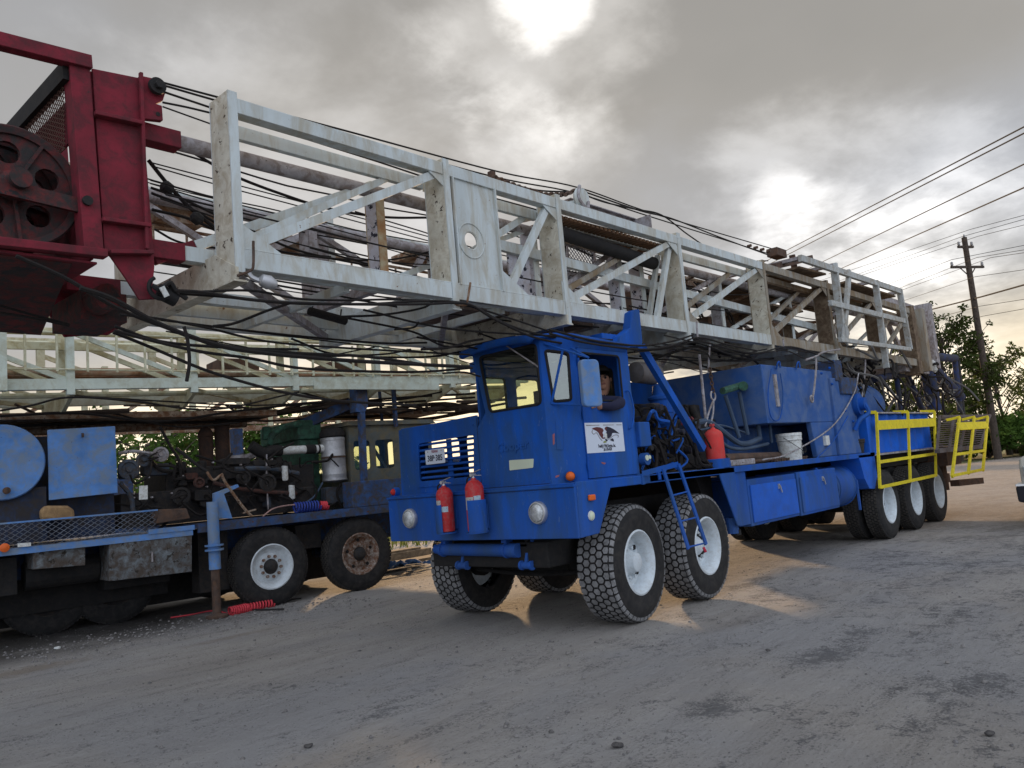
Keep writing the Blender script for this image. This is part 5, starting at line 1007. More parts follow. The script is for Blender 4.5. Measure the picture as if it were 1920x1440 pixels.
def sheave(c,R):
    c=V3(c); m=MB(); holes=[[Vector((c.x+R*.56*math.cos(2*math.pi*k/5+.42)+R*.185*math.cos(t*math.pi/7),c.y,c.z+R*.56*math.sin(2*math.pi*k/5+.42)+R*.185*math.sin(t*math.pi/7))) for t in range(14)] for k in range(5)]
    m.plate([Vector((c.x+R*.9*math.cos(t*math.pi/20),c.y,c.z+R*.9*math.sin(t*math.pi/20))) for t in range(40)],holes,(0,.03,0))
    m.lathe((c.x,c.y-.02,c.z),(0,1,0),[(R*.86,0),(R*.97,-.012),(R,.0),(R*.95,.035),(R*1.0,.07),(R*.97,.085),(R*.86,.07),(R*.86,0)],44,cap=False)
    m.lathe((c.x,c.y+.02,c.z),(0,-1,0),[(R*.26,0),(R*.25,.04),(R*.17,.06),(R*.16,.075),(.01,.08)],24)
    for k in range(5):
        a=2*math.pi*(k)/5+1.05; m.beam(c+Vector((R*.2*math.cos(a),-.012,R*.2*math.sin(a))),c+Vector((R*.86*math.cos(a),-.012,R*.86*math.sin(a))),.02,.03,up=(0,1,0))
    return m.build('sheave',REDG,CB,smooth=True)
s0=PY(22,350,.74); sheave(s0,.375)
for k in(1,2,3): sheave((s0.x-.02*k,.74+.2*k,s0.z),.375)
m=MB(); m.cyl((s0.x,K,s0.z),(s0.x,y2,s0.z),.06,n=14); m.beam((s0.x-.6,K+.06,s0.z-.02),(-3.78,K+.06,s0.z-.09),.03,.09); m.build('sheave_axle',REDG,CB,smooth=True)
m=MB(); q=PY(318,560,K-.04); m.cyl(PY(296,545,K),PY(330,562,K),.05,n=12); m.torus(PY(300,540,K-.03),(0,1,0),.07,.014,18,6,arc=5); m.tube([PY(285,535,K-.05),PY(300,542,K-.06),PY(318,530,K-.06),PY(330,545,K-.05),PY(350,560,K-.04)],.016,6); m.build('clevis',BLK,CB,smooth=True)
m=MB(); m.beam(PY(303,538,K-.08),PY(313,556,K-.08),.01,.035); m.build('tag_plate',WPL,CB)
# ================================================================== ROPES AND HOSES on the mast
def rope(pix,y,r,n=6,mt=ROPE,name='wire_rope',par=T):
    m=MB(); ys=y if isinstance(y,(list,tuple)) else [y]*len(pix); m.tube([PY(*p,yy) for p,yy in zip(pix,ys)],r,n,sub=7); return m.build(name,mt,par,smooth=True)
RL=[([(306,155),(400,180),(640,243),(935,322),(1085,352),(1230,402),(1460,470)],.9,.009),([(310,161),(400,187),(560,232),(920,330),(1080,362),(1225,408),(1455,480)],.9,.009),
([(305,192),(350,201),(392,211)],.5,.008),([(305,200),(400,234),(560,290),(700,330)],1.3,.007),
([(284,305),(410,338),(600,388),(812,446)],1.3,.006),([(284,311),(410,347),(600,397),(812,454)],1.3,.006),([(282,338),(410,374),(560,412),(702,450)],1.3,.006),([(282,344),(410,382),(560,421),(810,490)],1.3,.006),
([(318,262),(360,285),(440,330),(540,368),(620,392),(720,407),(812,408)],1.0,.016),
([(283,352),(340,372),(400,400),(470,430),(560,470),(700,500)],1.1,.014),([(284,362),(360,392),(430,432),(520,470),(620,482)],1.2,.018),([(285,393),(360,412),(450,452),(560,488)],1.2,.016),([(290,430),(340,455),(430,470),(520,500)],1.2,.012),
([(278,300),(316,347),(360,393),(410,432)],.9,.024),
([(560,478),(640,486),(720,488),(780,478),(830,465)],1.0,.012),([(870,425),(890,418),(905,413)],1.0,.012),([(868,410),(900,420),(960,440),(1000,455)],1.2,.008),
([(920,330),(960,345),(1010,357),(1070,360)],.5,.010),([(1020,370),(1060,362),(1100,360)],.5,.012),([(1085,360),(1130,378),(1190,392),(1240,403),(1290,440),(1340,472),(1390,488),(1440,489)],.35,.012),([(1085,356),(1200,395),(1260,410),(1350,445),(1440,478)],.45,.012),
([(1062,455),(1100,475),(1150,490),(1200,496)],1.0,.012),([(1062,460),(1090,472),(1130,490),(1190,500)],1.0,.006),([(1065,422),(1060,450),(1058,478)],.8,.028),
([(330,545),(380,548),(470,562),(560,568),(700,571),(800,570),(852,568),(885,573),(930,600),(1010,635),(1100,648),(1205,652)],.18,.018),
([(335,550),(420,556),(540,568),(690,570),(780,565),(850,566),(890,576),(960,612),(1050,634),(1180,645)],.22,.015),([(350,548),(470,545),(560,560),(640,563),(760,562),(870,572),(960,598),(1060,628),(1180,640)],.26,.012),
([(150,540),(210,560),(300,608),(400,645),(480,660),(600,672),(720,680),(880,688)],.25,.026),([(30,480),(120,520),(215,575),(300,610),(420,648),(560,662),(680,668),(800,684)],.35,.020),
([(215,620),(290,640),(380,660),(470,672),(560,690),(680,696),(790,697),(885,690)],.30,.018),([(215,612),(300,640),(400,650),(480,654),(560,655)],.5,.018),([(225,590),(300,598),(390,615),(500,640),(640,652),(780,660),(880,665)],.6,.012),
([(212,623),(280,650),(380,692),(470,720),(545,738),(640,752),(780,760)],.35,.014),([(0,573),(60,590),(130,608)],1.2,.009),([(0,586),(60,596),(130,611)],1.2,.009),
([(400,612),(440,606),(500,583),(545,568)],.5,.015),([(640,594),(720,590),(790,578),(812,566)],.5,.011),([(740,618),(775,614),(785,604)],.5,.012),([(345,612),(352,640),(355,680),(350,715)],-.05,.014),
([(790,655),(840,652),(880,640),(905,636)],.5,.016),([(545,665),(620,668),(720,664),(770,655)],.9,.012),([(830,700),(870,698),(900,706)],.9,.012),
([(1030,618),(1100,636),(1150,644),(1205,648),(1260,640),(1300,628)],.05,.016),([(1030,625),(1100,643),(1200,655),(1260,648),(1310,633),(1360,645),(1420,658)],.03,.014),([(1190,660),(1260,652),(1310,640),(1370,655),(1420,662),(1480,650),(1540,668),(1600,700)],.05,.016),([(1300,633),(1350,650),(1410,664),(1470,657),(1510,672),(1560,682)],.10,.012)]
for p,y,r in RL: rope(p,y,r*(.58 if r>.017 else .72 if r>.011 else .9))
for p in((316,347),(372,404)): c=PY(*p,.9); m=MB(); m.lathe(c-Vector((.05,0,0)),(.8,0,-.5),[(.02,0),(.045,.02),(.045,.07),(.02,.09)],10); m.build('rope_socket',BLK,T)
c=PY(922,331,.5); m=MB(); m.box((c.x-.03,.47,c.z-.05),(c.x+.03,.53,c.z+.05)); m.build('shackle',RST,T,bevel=.01)
for i,(p,y,r) in enumerate((([(1210,675),(1240,668),(1300,650),(1330,655),(1400,668),(1430,690)],.6,.018),([(1200,668),(1260,668),(1330,690),(1380,700),(1430,690)],.9,.014),([(1250,640),(1300,645),(1340,655),(1350,670)],.8,.02),([(1330,655),(1370,668),(1400,675),(1450,672)],.7,.018))): rope(p,y,r,name='hydraulic_hose')
m=MB(); m.cyl(PY(580,583,1.0),PY(648,602,1.0),.035,n=10); m.cyl(PY(585,583,1.0),PY(587,568,1.0),.006); m.cyl(PY(638,600,1.0),PY(640,580,1.0),.006); m.each('hanging_tube',BLK,T,smooth=True)
random.seed(77)
for i in range(26):
    y=random.uniform(.5,2.0); z=random.choice((3.2,3.3,3.5,3.7,3.85,4.0,4.1,4.2)); a=random.choice((-3.3,-3.3,-1.5,.4,2.0)); b=a+random.uniform(3,9); m=MB(); sg=random.uniform(.02,.16)
    m.tube([(a+(b-a)*k/8,y+random.uniform(-.02,.02),z-sg*4*(k/8)*(1-k/8)+random.uniform(-.01,.01)) for k in range(9)],random.uniform(.005,.010),5,sub=2); m.build('wire_rope',ROPE,T)
random.seed(78)
for i in range(16):
    y=random.uniform(.2,2.1); a=random.uniform(-3.2,3.5); b=a+random.uniform(1.5,5); z=random.uniform(2.82,2.98); m=MB(); m.tube([(a,y,z),(a+(b-a)*.3,y+random.uniform(-.2,.2),z-.08),(a+(b-a)*.7,y+random.uniform(-.3,.3),z-.1),(b,y,z)],random.uniform(.006,.012),5); m.build('wire_rope',ROPE,T)
# tangle of hoses and rigging towards the tail
random.seed(33); ha=MB(); hb=MB()
for i in range(60):
    px=random.uniform(1540,1790); x0=PY(px,690,.4); pts=[Vector((x0.x,random.uniform(.2,1.3),random.uniform(2.7,3.0)))]
    for k in range(4): q=pts[-1]; pts.append(Vector((q.x+random.uniform(-.35,.6),min(1.6,max(.0,q.y+random.uniform(-.3,.2))),max(1.7,q.z+random.uniform(-.45,.25)))))
    (ha if i%3 else hb).tube(pts,random.uniform(.012,.028),5,sub=5)
ha.each('rear_hose',ROPE,T,smooth=True); hb.each('rear_line',mat('grey_hose',(.12,.115,.11),.7),T,smooth=True)
for px,yy in((1530,0.02),(1622,.3)):
    m=MB(); m.tube([PY(px,672,yy),PY(px,690,yy),PY(px-3,725,yy),PY(px-6,745,yy)],.016); m.torus(PY(px-8,748,yy),(0,1,0),.045,.014,14,5); m.build('tie_down_strap',GRY,T,smooth=True)
rope([(1510,675),(1530,668),(1545,660),(1575,655)],.05,.016,mt=GRY); rope([(1430,862),(1480,850),(1560,800),(1600,740),(1610,700)],.02,.010,mt=GRY,name='air_line'); rope([(1525,865),(1560,830),(1590,780)],.05,.008,mt=BLUE,name='air_line')
m=MB(); a=PY(1735,690,.6); 
for (p,q,r,) in(((1735,675),(1752,770),.16),((1748,690),(1800,745),.13),((1790,672),(1800,770),.07),((1740,668),(1790,672),.10),((1700,700),(1730,770),.06),((1680,700),(1690,775),.05),((1640,710),(1730,695),.07)):
    m.cyl(PY(*p,.7),PY(*q,.7),r,n=12)
m.each('raising_ram',mat('dark_navy_paint',(.012,.03,.12),.5,dirt=(.03,.03,.03),damt=.8,dscale=3,var=.4),T,smooth=True)
m=MB(); 
for (p,q) in(((1748,668),(1795,672)),((1795,672),(1805,775)),((1748,700),(1740,775)),((1760,720),(1800,735))): m.beam(PY(*p,1.1),PY(*q,1.1),.1,.12)
m.cyl(PY(1750,685,.4),PY(1755,700,.4),.04); m.each('rear_frame_bar',BLK,T)
m=MB(); c=PY(1752,690,.3); m.lathe(c-Vector((0,0,.1)),(0,0,1),[(.01,0),(.06,.05),(.07,.2),(.03,.28),(.01,.3)],12); m.build('white_float',WPL,T,smooth=True)
# far side ladder on the mast
m=MB(); 
for z in(3.62,3.92): m.cyl((-4.5,2.32,z),(1.5,2.32,z),.016,n=6)
for i in range(20): m.cyl((-4.4+i*.3,2.32,3.62),(-4.4+i*.3,2.32,3.92),.012,n=5)
m.build('mast_ladder',RSW,T)
m=MB(); m.box((-1.9,2.2,3.86),(-1.1,2.6,4.02)); m.box((-2.6,2.2,3.95),(-2.2,2.5,4.15)); m.cyl((-3.4,2.3,4.22),(-1.8,2.4,4.10),.11,n=12); m.box((.2,2.15,4.02),(2.2,2.5,4.1)); m.each('far_side_equipment',RSW,T)

# ================================================================== DRIVER
def skin(name,verts,edges,radii,mt,par,sub=2,root=0):
    me=D.meshes.new(name); me.from_pydata([tuple(v) for v in verts],edges,[]); me.materials.append(mt); o=D.objects.new(name,me); COL.objects.link(o)
    sk=o.modifiers.new('skin','SKIN'); 
    for i,r in enumerate(radii): sv=me.skin_vertices[0].data[i]; sv.radius=(r,r) if not isinstance(r,tuple) else r
    me.skin_vertices[0].data[root].use_root=True; sb=o.modifiers.new('s','SUBSURF'); sb.levels=sb.render_levels=sub
    dg=bpy.context.evaluated_depsgraph_get(); m2=D.meshes.new_from_object(o.evaluated_get(dg)); o.modifiers.clear(); o.data=m2; m2.polygons.foreach_set('use_smooth',[True]*len(m2.polygons))
    if par: setpar(o,par)
    return o
dh=PY(1129,713,.36); hx,hy,hz=dh.x-.02,.34,dh.z
el=PY(1170,757,.02)
PR=thing('person','man in a dark navy shirt at the wheel, elbow resting on the door window','person',(.92,.5,1.70))
# body: pelvis, waist, chest, neck, head, arms to wrists, thighs/shins
bx=.92; by=.46
bv=[(bx,by,1.78),(bx-.01,by-.01,1.95),(bx-.03,by-.03,2.10),(bx-.05,by-.06,2.16),(hx+.03,hy+.01,hz-.13),(hx,hy,hz-.03),(hx,hy,hz+.06),
    (bx-.04,by-.20,2.14),(el.x+.02,.05,el.z+.02),(el.x-.20,.02,el.z-.03),(el.x-.36,.10,el.z-.02),
    (bx-.05,by+.15,2.12),(bx-.18,by+.25,1.93),(bx-.34,by+.12,1.98),(.56,by+.09,2.05),
    (bx-.10,by-.10,1.76),(bx-.42,by-.11,1.74),(bx-.50,by-.11,1.48),(bx-.10,by+.10,1.76),(bx-.42,by+.12,1.74),(bx-.50,by+.12,1.48)]
be=[(0,1),(1,2),(2,3),(3,4),(4,5),(5,6),(2,7),(7,8),(8,9),(9,10),(2,11),(11,12),(12,13),(13,14),(0,15),(15,16),(16,17),(0,18),(18,19),(19,20)]
br_=[(.15,.12),(.14,.11),(.16,.12),.08,.055,(.080,.085),(.072,.08),.085,.062,.048,.034,.08,.06,.045,.034,.09,.07,.05,.09,.07,.05]
bo=skin('body',bv,be,br_,CLTH,PR)
# skin above the collar
bo.data.materials.append(SKIN)
for p in bo.data.polygons:
    c=p.center
    if (c.z>hz-.16 and (Vector((c.x-hx,c.y-hy,0)).length<.13)) or (c.x<el.x-.30 and c.z>1.9 and c.x<.60): p.material_index=1
# face details, the head turned towards the camera side
fd=Vector((-.80,-.60,0)).normalized(); sd_=Vector((fd.y,-fd.x,0))
def hp(u,v,w): return Vector((hx,hy,hz))+fd*u+sd_*v+Vector((0,0,w))
m=MB(); m.lathe(hp(.078,0,.012),fd*.8+Vector((0,0,-.5)),[(.008,0),(.012,.018),(.014,.034),(.004,.042)],8); m.build('nose',SKIN,PR,smooth=True)
m=MB(); m.lathe(hp(.055,0,-.072),fd,[(.030,0),(.028,.012),(.012,.022)],12); m.build('chin',SKIN,PR,smooth=True)
for k in(-1,1):
    m=MB(); m.lathe(hp(.0,k*.078,-.005),sd_*k,[(.018,0),(.024,.008),(.012,.016)],10); m.build('ear',SKIN,PR,smooth=True)
    m=MB(); m.lathe(hp(.072,k*.030,.014),fd,[(.013,0),(.010,.006),(.002,.008)],8); m.build('eye',BLK,PR,smooth=True)
    m=MB(); m.beam(hp(.080,k*.05,.034),hp(.086,k*.014,.030),.009,.009); m.build('eyebrow',HAIR,PR)
m=MB(); m.beam(hp(.078,-.022,-.046),hp(.078,.022,-.046),.010,.009); m.build('mouth',mat('lips',(.22,.08,.07),.5),PR)
bmh=bmesh.new(); bmesh.ops.create_uvsphere(bmh,u_segments=20,v_segments=14,radius=1)
for v in list(bmh.verts):
    if v.co.z<-.35 or (v.co.x>.30 and v.co.z<.42): bmh.verts.remove(v)
for v in bmh.verts: v.co=hp(v.co.x*.096-.006,v.co.y*.088,.032+v.co.z*.118)
me=D.meshes.new('hair'); bmh.to_mesh(me); bmh.free(); me.materials.append(HAIR); me.polygons.foreach_set('use_smooth',[True]*len(me.polygons)); o=D.objects.new('hair',me); COL.objects.link(o); setpar(o,PR); so_=o.modifiers.new('t','SOLIDIFY'); so_.thickness=.008
# hands: palm and five fingers each
def hand(w,d,up,sgn,curl=.5):
    w,d,up=V3(w),V3(d).normalized(),V3(up).normalized(); s=d.cross(up).normalized()*sgn
    v=[w,w+d*.05,w+d*.085]; e=[(0,1),(1,2)]; r=[.026,(.034,.018),(.036,.016)]
    for i,(off,L_) in enumerate(((-.03,.062),(-.010,.072),(.012,.068),(.032,.052))):
        a=len(v); p=w+d*.09+s*off; v.append(p); e.append((2,a)); r.append(.0095); q=p+d*L_*.4-up*L_*.1; v.append(q); e.append((a,a+1)); r.append(.009); q2=q+d*L_*.25*(1-curl)-up*L_*.35*curl; v.append(q2); e.append((a+1,a+2)); r.append(.0085); q3=q2-up*L_*.3*curl-d*L_*.05; v.append(q3); e.append((a+2,a+3)); r.append(.0075)
    a=len(v); v+= [w+d*.035-s*.035,w+d*.06-s*.055-up*.01,w+d*.085-s*.05-up*.025]; e+=[(1,a),(a,a+1),(a+1,a+2)]; r+=[.013,.011,.009]
    return skin('hand',v,e,r,SKIN,PR,1)
hand((el.x-.36,.10,el.z-.02),(-.9,.3,.05),(0,0,1),1,.8); hand((.56,by+.09,2.05),(-.8,-.1,.3),(0,0,1),-1,.9)
# ================================================================== PARKED OLDER RIG (left)
O2=Vector((.421,5.753,0)); U2=Vector((.992,-.125,0)).normalized(); N2=Vector((.125,.992,0)).normalized(); A2=math.atan2(U2.y,U2.x)
def Q(a,b,z): return O2+U2*a+N2*b+Vector((0,0,z))
def PT(x,y,b=0): return PL(x,y,O2+N2*b,N2)
class MB2(MB):
    def bx(s,a0,a1,b0,b1,z0,z1,m=0): return s.hexa([Q(a0,b0,z0),Q(a1,b0,z0),Q(a1,b1,z0),Q(a0,b1,z0),Q(a0,b0,z1),Q(a1,b0,z1),Q(a1,b1,z1),Q(a0,b1,z1)],m)
T2=thing('parked_rig_truck','older parked rig truck with grimy blue panels, silver air cleaner and pale yellow mast','truck',Q(-1,1.3,0))
def w2(kind,a,b,extra=0): return wheel(T2,kind,Q(a,b,.54),A2+extra)
w2('pw',0,0); w2('pr',1.40,.02); w2('pi',0,2.5,math.pi); w2('pi',1.4,2.5,math.pi)
for a in(-2.55,-1.75,-4.0): w2('pi',a,1.05); w2('pi',a,2.4,math.pi)
m=MB2(); m.bx(-7,3.4,.75,.85,.75,1.08); m.bx(-7,3.4,1.7,1.8,.75,1.08); m.bx(-1.0,3.3,-.02,.02,1.11,1.23); m.bx(-1.0,3.3,.02,2.5,1.20,1.225); 
for a in(0,1.4): m.cyl(Q(a,.3,.54),Q(a,2.2,.54),.08)
m.build('chassis_frame',BLUD,T2)
m=MB2(); m.bx(-7,-1.07,-.03,.03,1.09,1.17); m.bx(-7,-1.07,.03,2.5,1.12,1.15); m.build('side_rail',BLUL,T2)
m=MB2(); m.bx(-7,-1.1,1.0,2.4,.30,1.1); m.bx(-7,1.7,1.5,2.2,.12,1.1); m.bx(-.6,.5,.9,1.7,.45,1.1); m.bx(-4.6,-3.0,.3,.7,.62,1.05); m.bx(-2.0,-1.2,.55,.9,.5,.9); m.cyl(Q(-2.9,.5,.8),Q(-2.1,.5,.8),.17,n=16); m.each('underbody',BLK,T2)  # includes low dark blocks added to stop sunlight passing under this rig
m=MB2(); m.bx(-.9,-.5,.3,.6,.3,1.1);m.bx(.5,.9,.3,1.9,.7,1.05); m.each('axle_part',GRS,T2)
# toe board of expanded metal
m=MB2(); expanded(m,Q(-6.5,-.03,1.17),U2*4.97,(0,0,.28),60,5,.0045); m.build('expanded_metal_panel',MESHM,T2)
m=MB2(); m.beam(Q(-6.5,-.03,1.455),Q(-1.5,-.03,1.455),.02,.02); m.bx(-1.62,-1.05,-.04,.02,1.16,1.22); m.build('panel_edge',BLUL,T2)
# tool boxes
def tb2(pp,b,mt,name):
    q=[PT(x,y,b) for x,y in pp]; m=MB(); m.prism(q,N2*.5); return m.build(name,mt,T2,bevel=.008)
DRTB=mat('grimy_painted_box',(.16,.19,.21),.7,dirt=(.07,.055,.045),damt=1.0,dscale=4,var=.35,chip=(.03,.025,.02),camt=.4,cscale=12,bump=.2)
bxx=tb2([(205,1012),(360,1000),(360,1072),(205,1090)],-.02,DRTB,'tool_box'); m=MB(); a=PT(285,1035,-.04); m.beam(a,a+Vector((0,0,-.12)),.012,.03); m.build('latch',GRY,bxx)
tb2([(62,1032),(160,1026),(160,1060),(62,1068)],.02,DRTB,'tool_box')
c=PT(8,1027,-.05); m=MB(); m.lathe(c,-N2,[(.05,0),(.05,.03),(.02,.045),(.001,.046)],18); m.build('marker_lamp',ORG,T2,smooth=True)
m=MB(); m.prism([PT(x,y,-.05) for x,y in((33,1019),(58,1017),(58,1024),(33,1026))],-N2*.004); m.build('reflective_tape',WPL,T2)
# big drum end and square panel
c=PT(4,867,.15); m=MB(); m.lathe(c,N2,[(.01,-.02),(.43,-.02),(.445,0),(.445,.05),(.43,.05),(.43,1.9),(.2,1.9)],44); m.build('drum_cover',BLUL,T2,smooth=True)
m=MB(); q=PT(12,920,.1); m.lathe(q,-N2,[(.04,0),(.04,.04),(.01,.05)],14); m.build('drum_bolt',RST,T2)
q=[PT(x,y,.2) for x,y in((89,806),(216,799),(221,924),(92,938))]; m=MB(); m.prism(q,N2*.03); pn=m.build('square_panel',BLUL,T2,bevel=.006); m=MB(); h=PT(155,812,.18); m.beam(h,h+Vector((0,0,-.05)),.02,.03); m.build('panel_hook',RST,pn)
m=MB2(); m.bx(-3.9,-1.95,.7,2.2,1.25,2.5); m.bx(-3.4,-2.7,.2,.26,1.2,1.85); m.bx(-2.75,-1.9,.4,.6,1.2,1.75); m.each('drawworks_housing',mat('dark_grimy_blue',(.02,.035,.075),.7,dirt=(.035,.03,.028),damt=.8,dscale=4,var=.4),T2)
# burlap wrapped bundle
q=[PT(x,y,.1) for x,y in((78,975),(76,958),(85,948),(128,948),(140,956),(141,975))]; m=MB(); m.prism(q,N2*.35); o=m.build('burlap_bundle',BURL,bevel=.03); tag(o,'tan burlap bundle standing behind the expanded metal board of the parked rig','bundle')
# jack post and bracket
j0=PT(400,1165,-.02); jb=PT(398,1120,-.1); a=PT(398,940,-.08); jb2=Vector((a.x,a.y,.03))
m=MB(); m.cyl(Vector((a.x,a.y,.62)),Vector((a.x,a.y,1.50)),.075,n=18); m.lathe((a.x,a.y,.86),(0,0,1),[(.075,0),(.12,.0),(.12,.025),(.08,.025),(.08,.06),(.12,.06),(.12,.08),(.075,.08)],18); jk=m.build('levelling_jack',BLUL,T2,smooth=True); m=MB(); m.cyl(Vector((a.x,a.y,.03)),Vector((a.x,a.y,.62)),.055,n=14); m.lathe((a.x,a.y,.0),(0,0,1),[(.14,0),(.14,.03),(.06,.05)],16); m.build('jack_foot',RST,jk,smooth=True)
m=MB(); m.prism([PT(x,y,-.03) for x,y in((402,925),(446,908),(448,913),(420,926),(436,972),(408,972),(403,950))],N2*.08); m.build('hook_bracket',BLUL,T2)
m=MB(); m.tube([PT(388,885,-.02),PT(400,900,-.02),PT(415,890,-.02)],.018); m.tube([PT(415,888,-.02),PT(423,905,-.02),PT(455,950,-.02),PT(472,968,-.02)],.02); m.beam(PT(455,962,-.02),PT(480,955,-.02),.02,.02); m.build('binder_lever',RSW,T2,smooth=True)
# engine mass
m=MB2(); m.bx(-1.2,1.0,.6,1.6,1.25,1.95); m.bx(-.95,.6,.5,1.3,1.8,2.0); m.bx(-1.8,-1.0,.5,1.2,1.25,1.7); m.bx(.2,.9,.45,.9,1.25,1.6)
for k in range(6): a=-1+k*.28; m.cyl(Q(a,.6,1.5),Q(a,.48,1.5),.07,n=10); m.cyl(Q(a,.55,1.95),Q(a,.55,2.08),.07,n=8); m.bx(a-.06,a+.06,.5,.62,1.75,1.9)
m.build('engine',GRS,T2,bevel=.015)
m=MB2(); random.seed(4)
for i in range(34):
    a=random.uniform(-1.9,1.3); pts=[Q(a,random.uniform(.15,.5),random.uniform(1.35,2.15))]
    for k in range(3): pts.append(pts[-1]+Vector((random.uniform(-.25,.3),random.uniform(-.08,.1),random.uniform(-.22,.12))))
    m.tube(pts,random.uniform(.010,.022),5,sub=4)
m.each('engine_hose',ROPE,T2,smooth=True)
q=[PT(x,y,-.0) for x,y in((300,955),(350,953),(357,972),(292,982))]; m=MB(); m.prism(q,N2*.3); m.build('step_cover',RST,T2,bevel=.01)
m=MB(); m.prism([PT(x,y,.1) for x,y in((261,911),(277,910),(277,936),(261,937))],N2*.01); m.build('instruction_plate',WPL,T2)
# pulleys, covers and pipes that show on the engine
random.seed(12)
def dsk(px,py,r,b,mt,name,d=.06):
    p=PT(px,py,b); m=MB(); m.lathe(p,-N2,[(r*.9,-.02),(r,0),(r*.86,.012),(r*.86,.022),(r,.034),(r,.05),(r*.72,.055),(r*.68,.035),(r*.3,.03),(r*.28,d),(.004,d)],26); return m.build(name,mt,T2,smooth=True)
BGM=mat('blue_grey_casting',(.05,.075,.11),.55,dirt=(.06,.045,.035),damt=.7,dscale=6,var=.3); RBM=mat('red_brown_casting',(.10,.04,.03),.7,dirt=(.03,.025,.022),damt=.7,dscale=7)
for a in((240,880,.13,.35,BGM),(268,862,.09,.35,BGM),(300,852,.10,.4,GRY),(338,930,.12,.42,GRS),(455,895,.10,.42,GRS),(500,905,.13,.40,GRS),(372,905,.07,.35,RBM),(585,965,.05,.2,RST)): dsk(*a,'pulley')
for i,(pts,r,mt) in enumerate((([(222,850),(250,846),(285,850),(305,842)],.022,GRY),([(300,800),(320,838),(335,862),(340,900)],.02,ROPE),([(330,840),(370,872),(388,884)],.022,GRS),([(270,850),(300,880),(330,884)],.028,ROPE),([(440,880),(480,878),(520,880),(560,888)],.035,BGM),([(400,905),(440,915),(500,922),(556,925)],.03,RBM),([(500,852),(500,900),(503,955)],.012,GRY),([(640,905),(632,925),(640,950)],.02,ROPE),([(605,905),(590,930),(570,945)],.014,LIMB),([(225,905),(245,930),(250,960)],.03,BGM))):
    m=MB(); m.tube([PT(x,y,.38) for x,y in pts],r,8); m.build('engine_pipe',mt,T2,smooth=True)
for i,(x0,y0,x1,y1,mt) in enumerate(((228,868,262,898,BGM),(270,868,318,892,BGM),(348,886,372,900,RBM),(420,858,470,872,GRS),(476,862,520,874,GRS),(365,918,398,940,GRS),(500,930,524,952,BGM),(612,912,650,945,BGM),(660,905,700,940,BLUD))):
    q=[PT(x,y,.45) for x,y in((x0,y1),(x1,y1-2),(x1,y0),(x0,y0+1))]; m=MB(); m.prism(rloop(q,.03,2),N2*.2); m.build('engine_cover',mt,T2,bevel=.012)
m=MB()
for i in range(14): p=PT(random.uniform(230,560),random.uniform(860,940),.42); m.cyl(p,p-N2*.05,.012,n=6)
m.each('bolt',GRY,T2)
# exhaust stacks
for px,y0,y1,r in((388,812,880,.10),(419,792,877,.105)):
    a=PT(px,y1,.9); b=PT(px,y0,.9); m=MB(); m.lathe(a,(0,0,1),[(r,-.1),(r,(b-a).z-.06),(r*1.12,(b-a).z-.05),(r*1.1,(b-a).z),(r*.7,(b-a).z+.06),(r*.4,(b-a).z+.09)],20); m.build('exhaust_stack',mat('brown_black_stack',(.035,.024,.02),.8,dirt=(.08,.04,.025),damt=.6,dscale=4),T2,smooth=True)
m=MB(); m.tube([PT(435,860,.8),PT(460,858,.7),PT(480,852,.6),PT(500,848,.5)],.05,8); m.build('exhaust_pipe',GRY,T2,smooth=True)
m=MB(); m.tube([PT(470,836,.5),PT(495,850,.5),PT(510,845,.5),PT(527,845,.5)],.085,10); m.build('rubber_elbow',BLK,T2,smooth=True)
m=MB(); m.cyl(PT(524,845,.5),PT(605,841,.5),.062,n=16); dk=m.build('intake_duct',WPL,T2,smooth=True); m=MB(); m.cyl(PT(572,843,.5),PT(590,842,.5),.072,n=16); m.cyl(PT(595,842,.5),PT(598,842,.5),.07,n=16); m.build('duct_clamp',BLK,dk,smooth=True)
# silver air cleaner
b=PT(628,902,.5); t=PT(627,822,.5); H=t.z-b.z; r=.185
m=MB(); m.lathe(b,(0,0,1),[(.05,-.02),(r*.9,0),(r*1.03,.01),(r*1.03,.03),(r,.035),(r,.10),(r*1.01,.105),(r,.11),(r,H*.55),(r*1.02,H*.56),(r*1.02,H*.6),(r,H*.61),(r,H-.04),(r*1.03,H-.035),(r*1.03,H),(r*.98,H+.01),(r*.98,H+.01)],36); sa=m.build('air_cleaner',GALV,T2,smooth=True); 
m=MB(); m.lathe(b+Vector((0,0,H+.01)),(0,0,1),[(r*.95,0),(r*1.08,.02),(r*1.08,.07),(r*.9,.13),(r*.4,.16),(.01,.165)],30); m.build('rain_cap',BLK,sa,smooth=True); m=MB(); m.lathe(b+Vector((0,0,H*.53)),(0,0,1),[(r*1.005,0),(r*1.03,0),(r*1.03,.03),(r*1.005,.03)],30); m.build('clamp_band',RST,sa,smooth=True)
# radiator tank (green) and frame
m=MB2(); a=PT(565,790,.75); g0=(PT(568,935,.75)-O2).dot(U2); g1=(PT(603,935,.75)-O2).dot(U2); zt2=PT(585,790,.75).z
m.bx(g0,g1,.75,2.1,1.35,zt2); m.bx(g0-.04,g1+.04,.70,2.15,zt2-.28,zt2+.02); m.tube([PT(505,835,.7),PT(512,815,.7),PT(535,800,.7),PT(565,795,.7)],.05,8); m.cyl(PT(500,800,.8),PT(500,825,.8),.07,n=12); m.build('radiator',GRN,T2,bevel=.02)
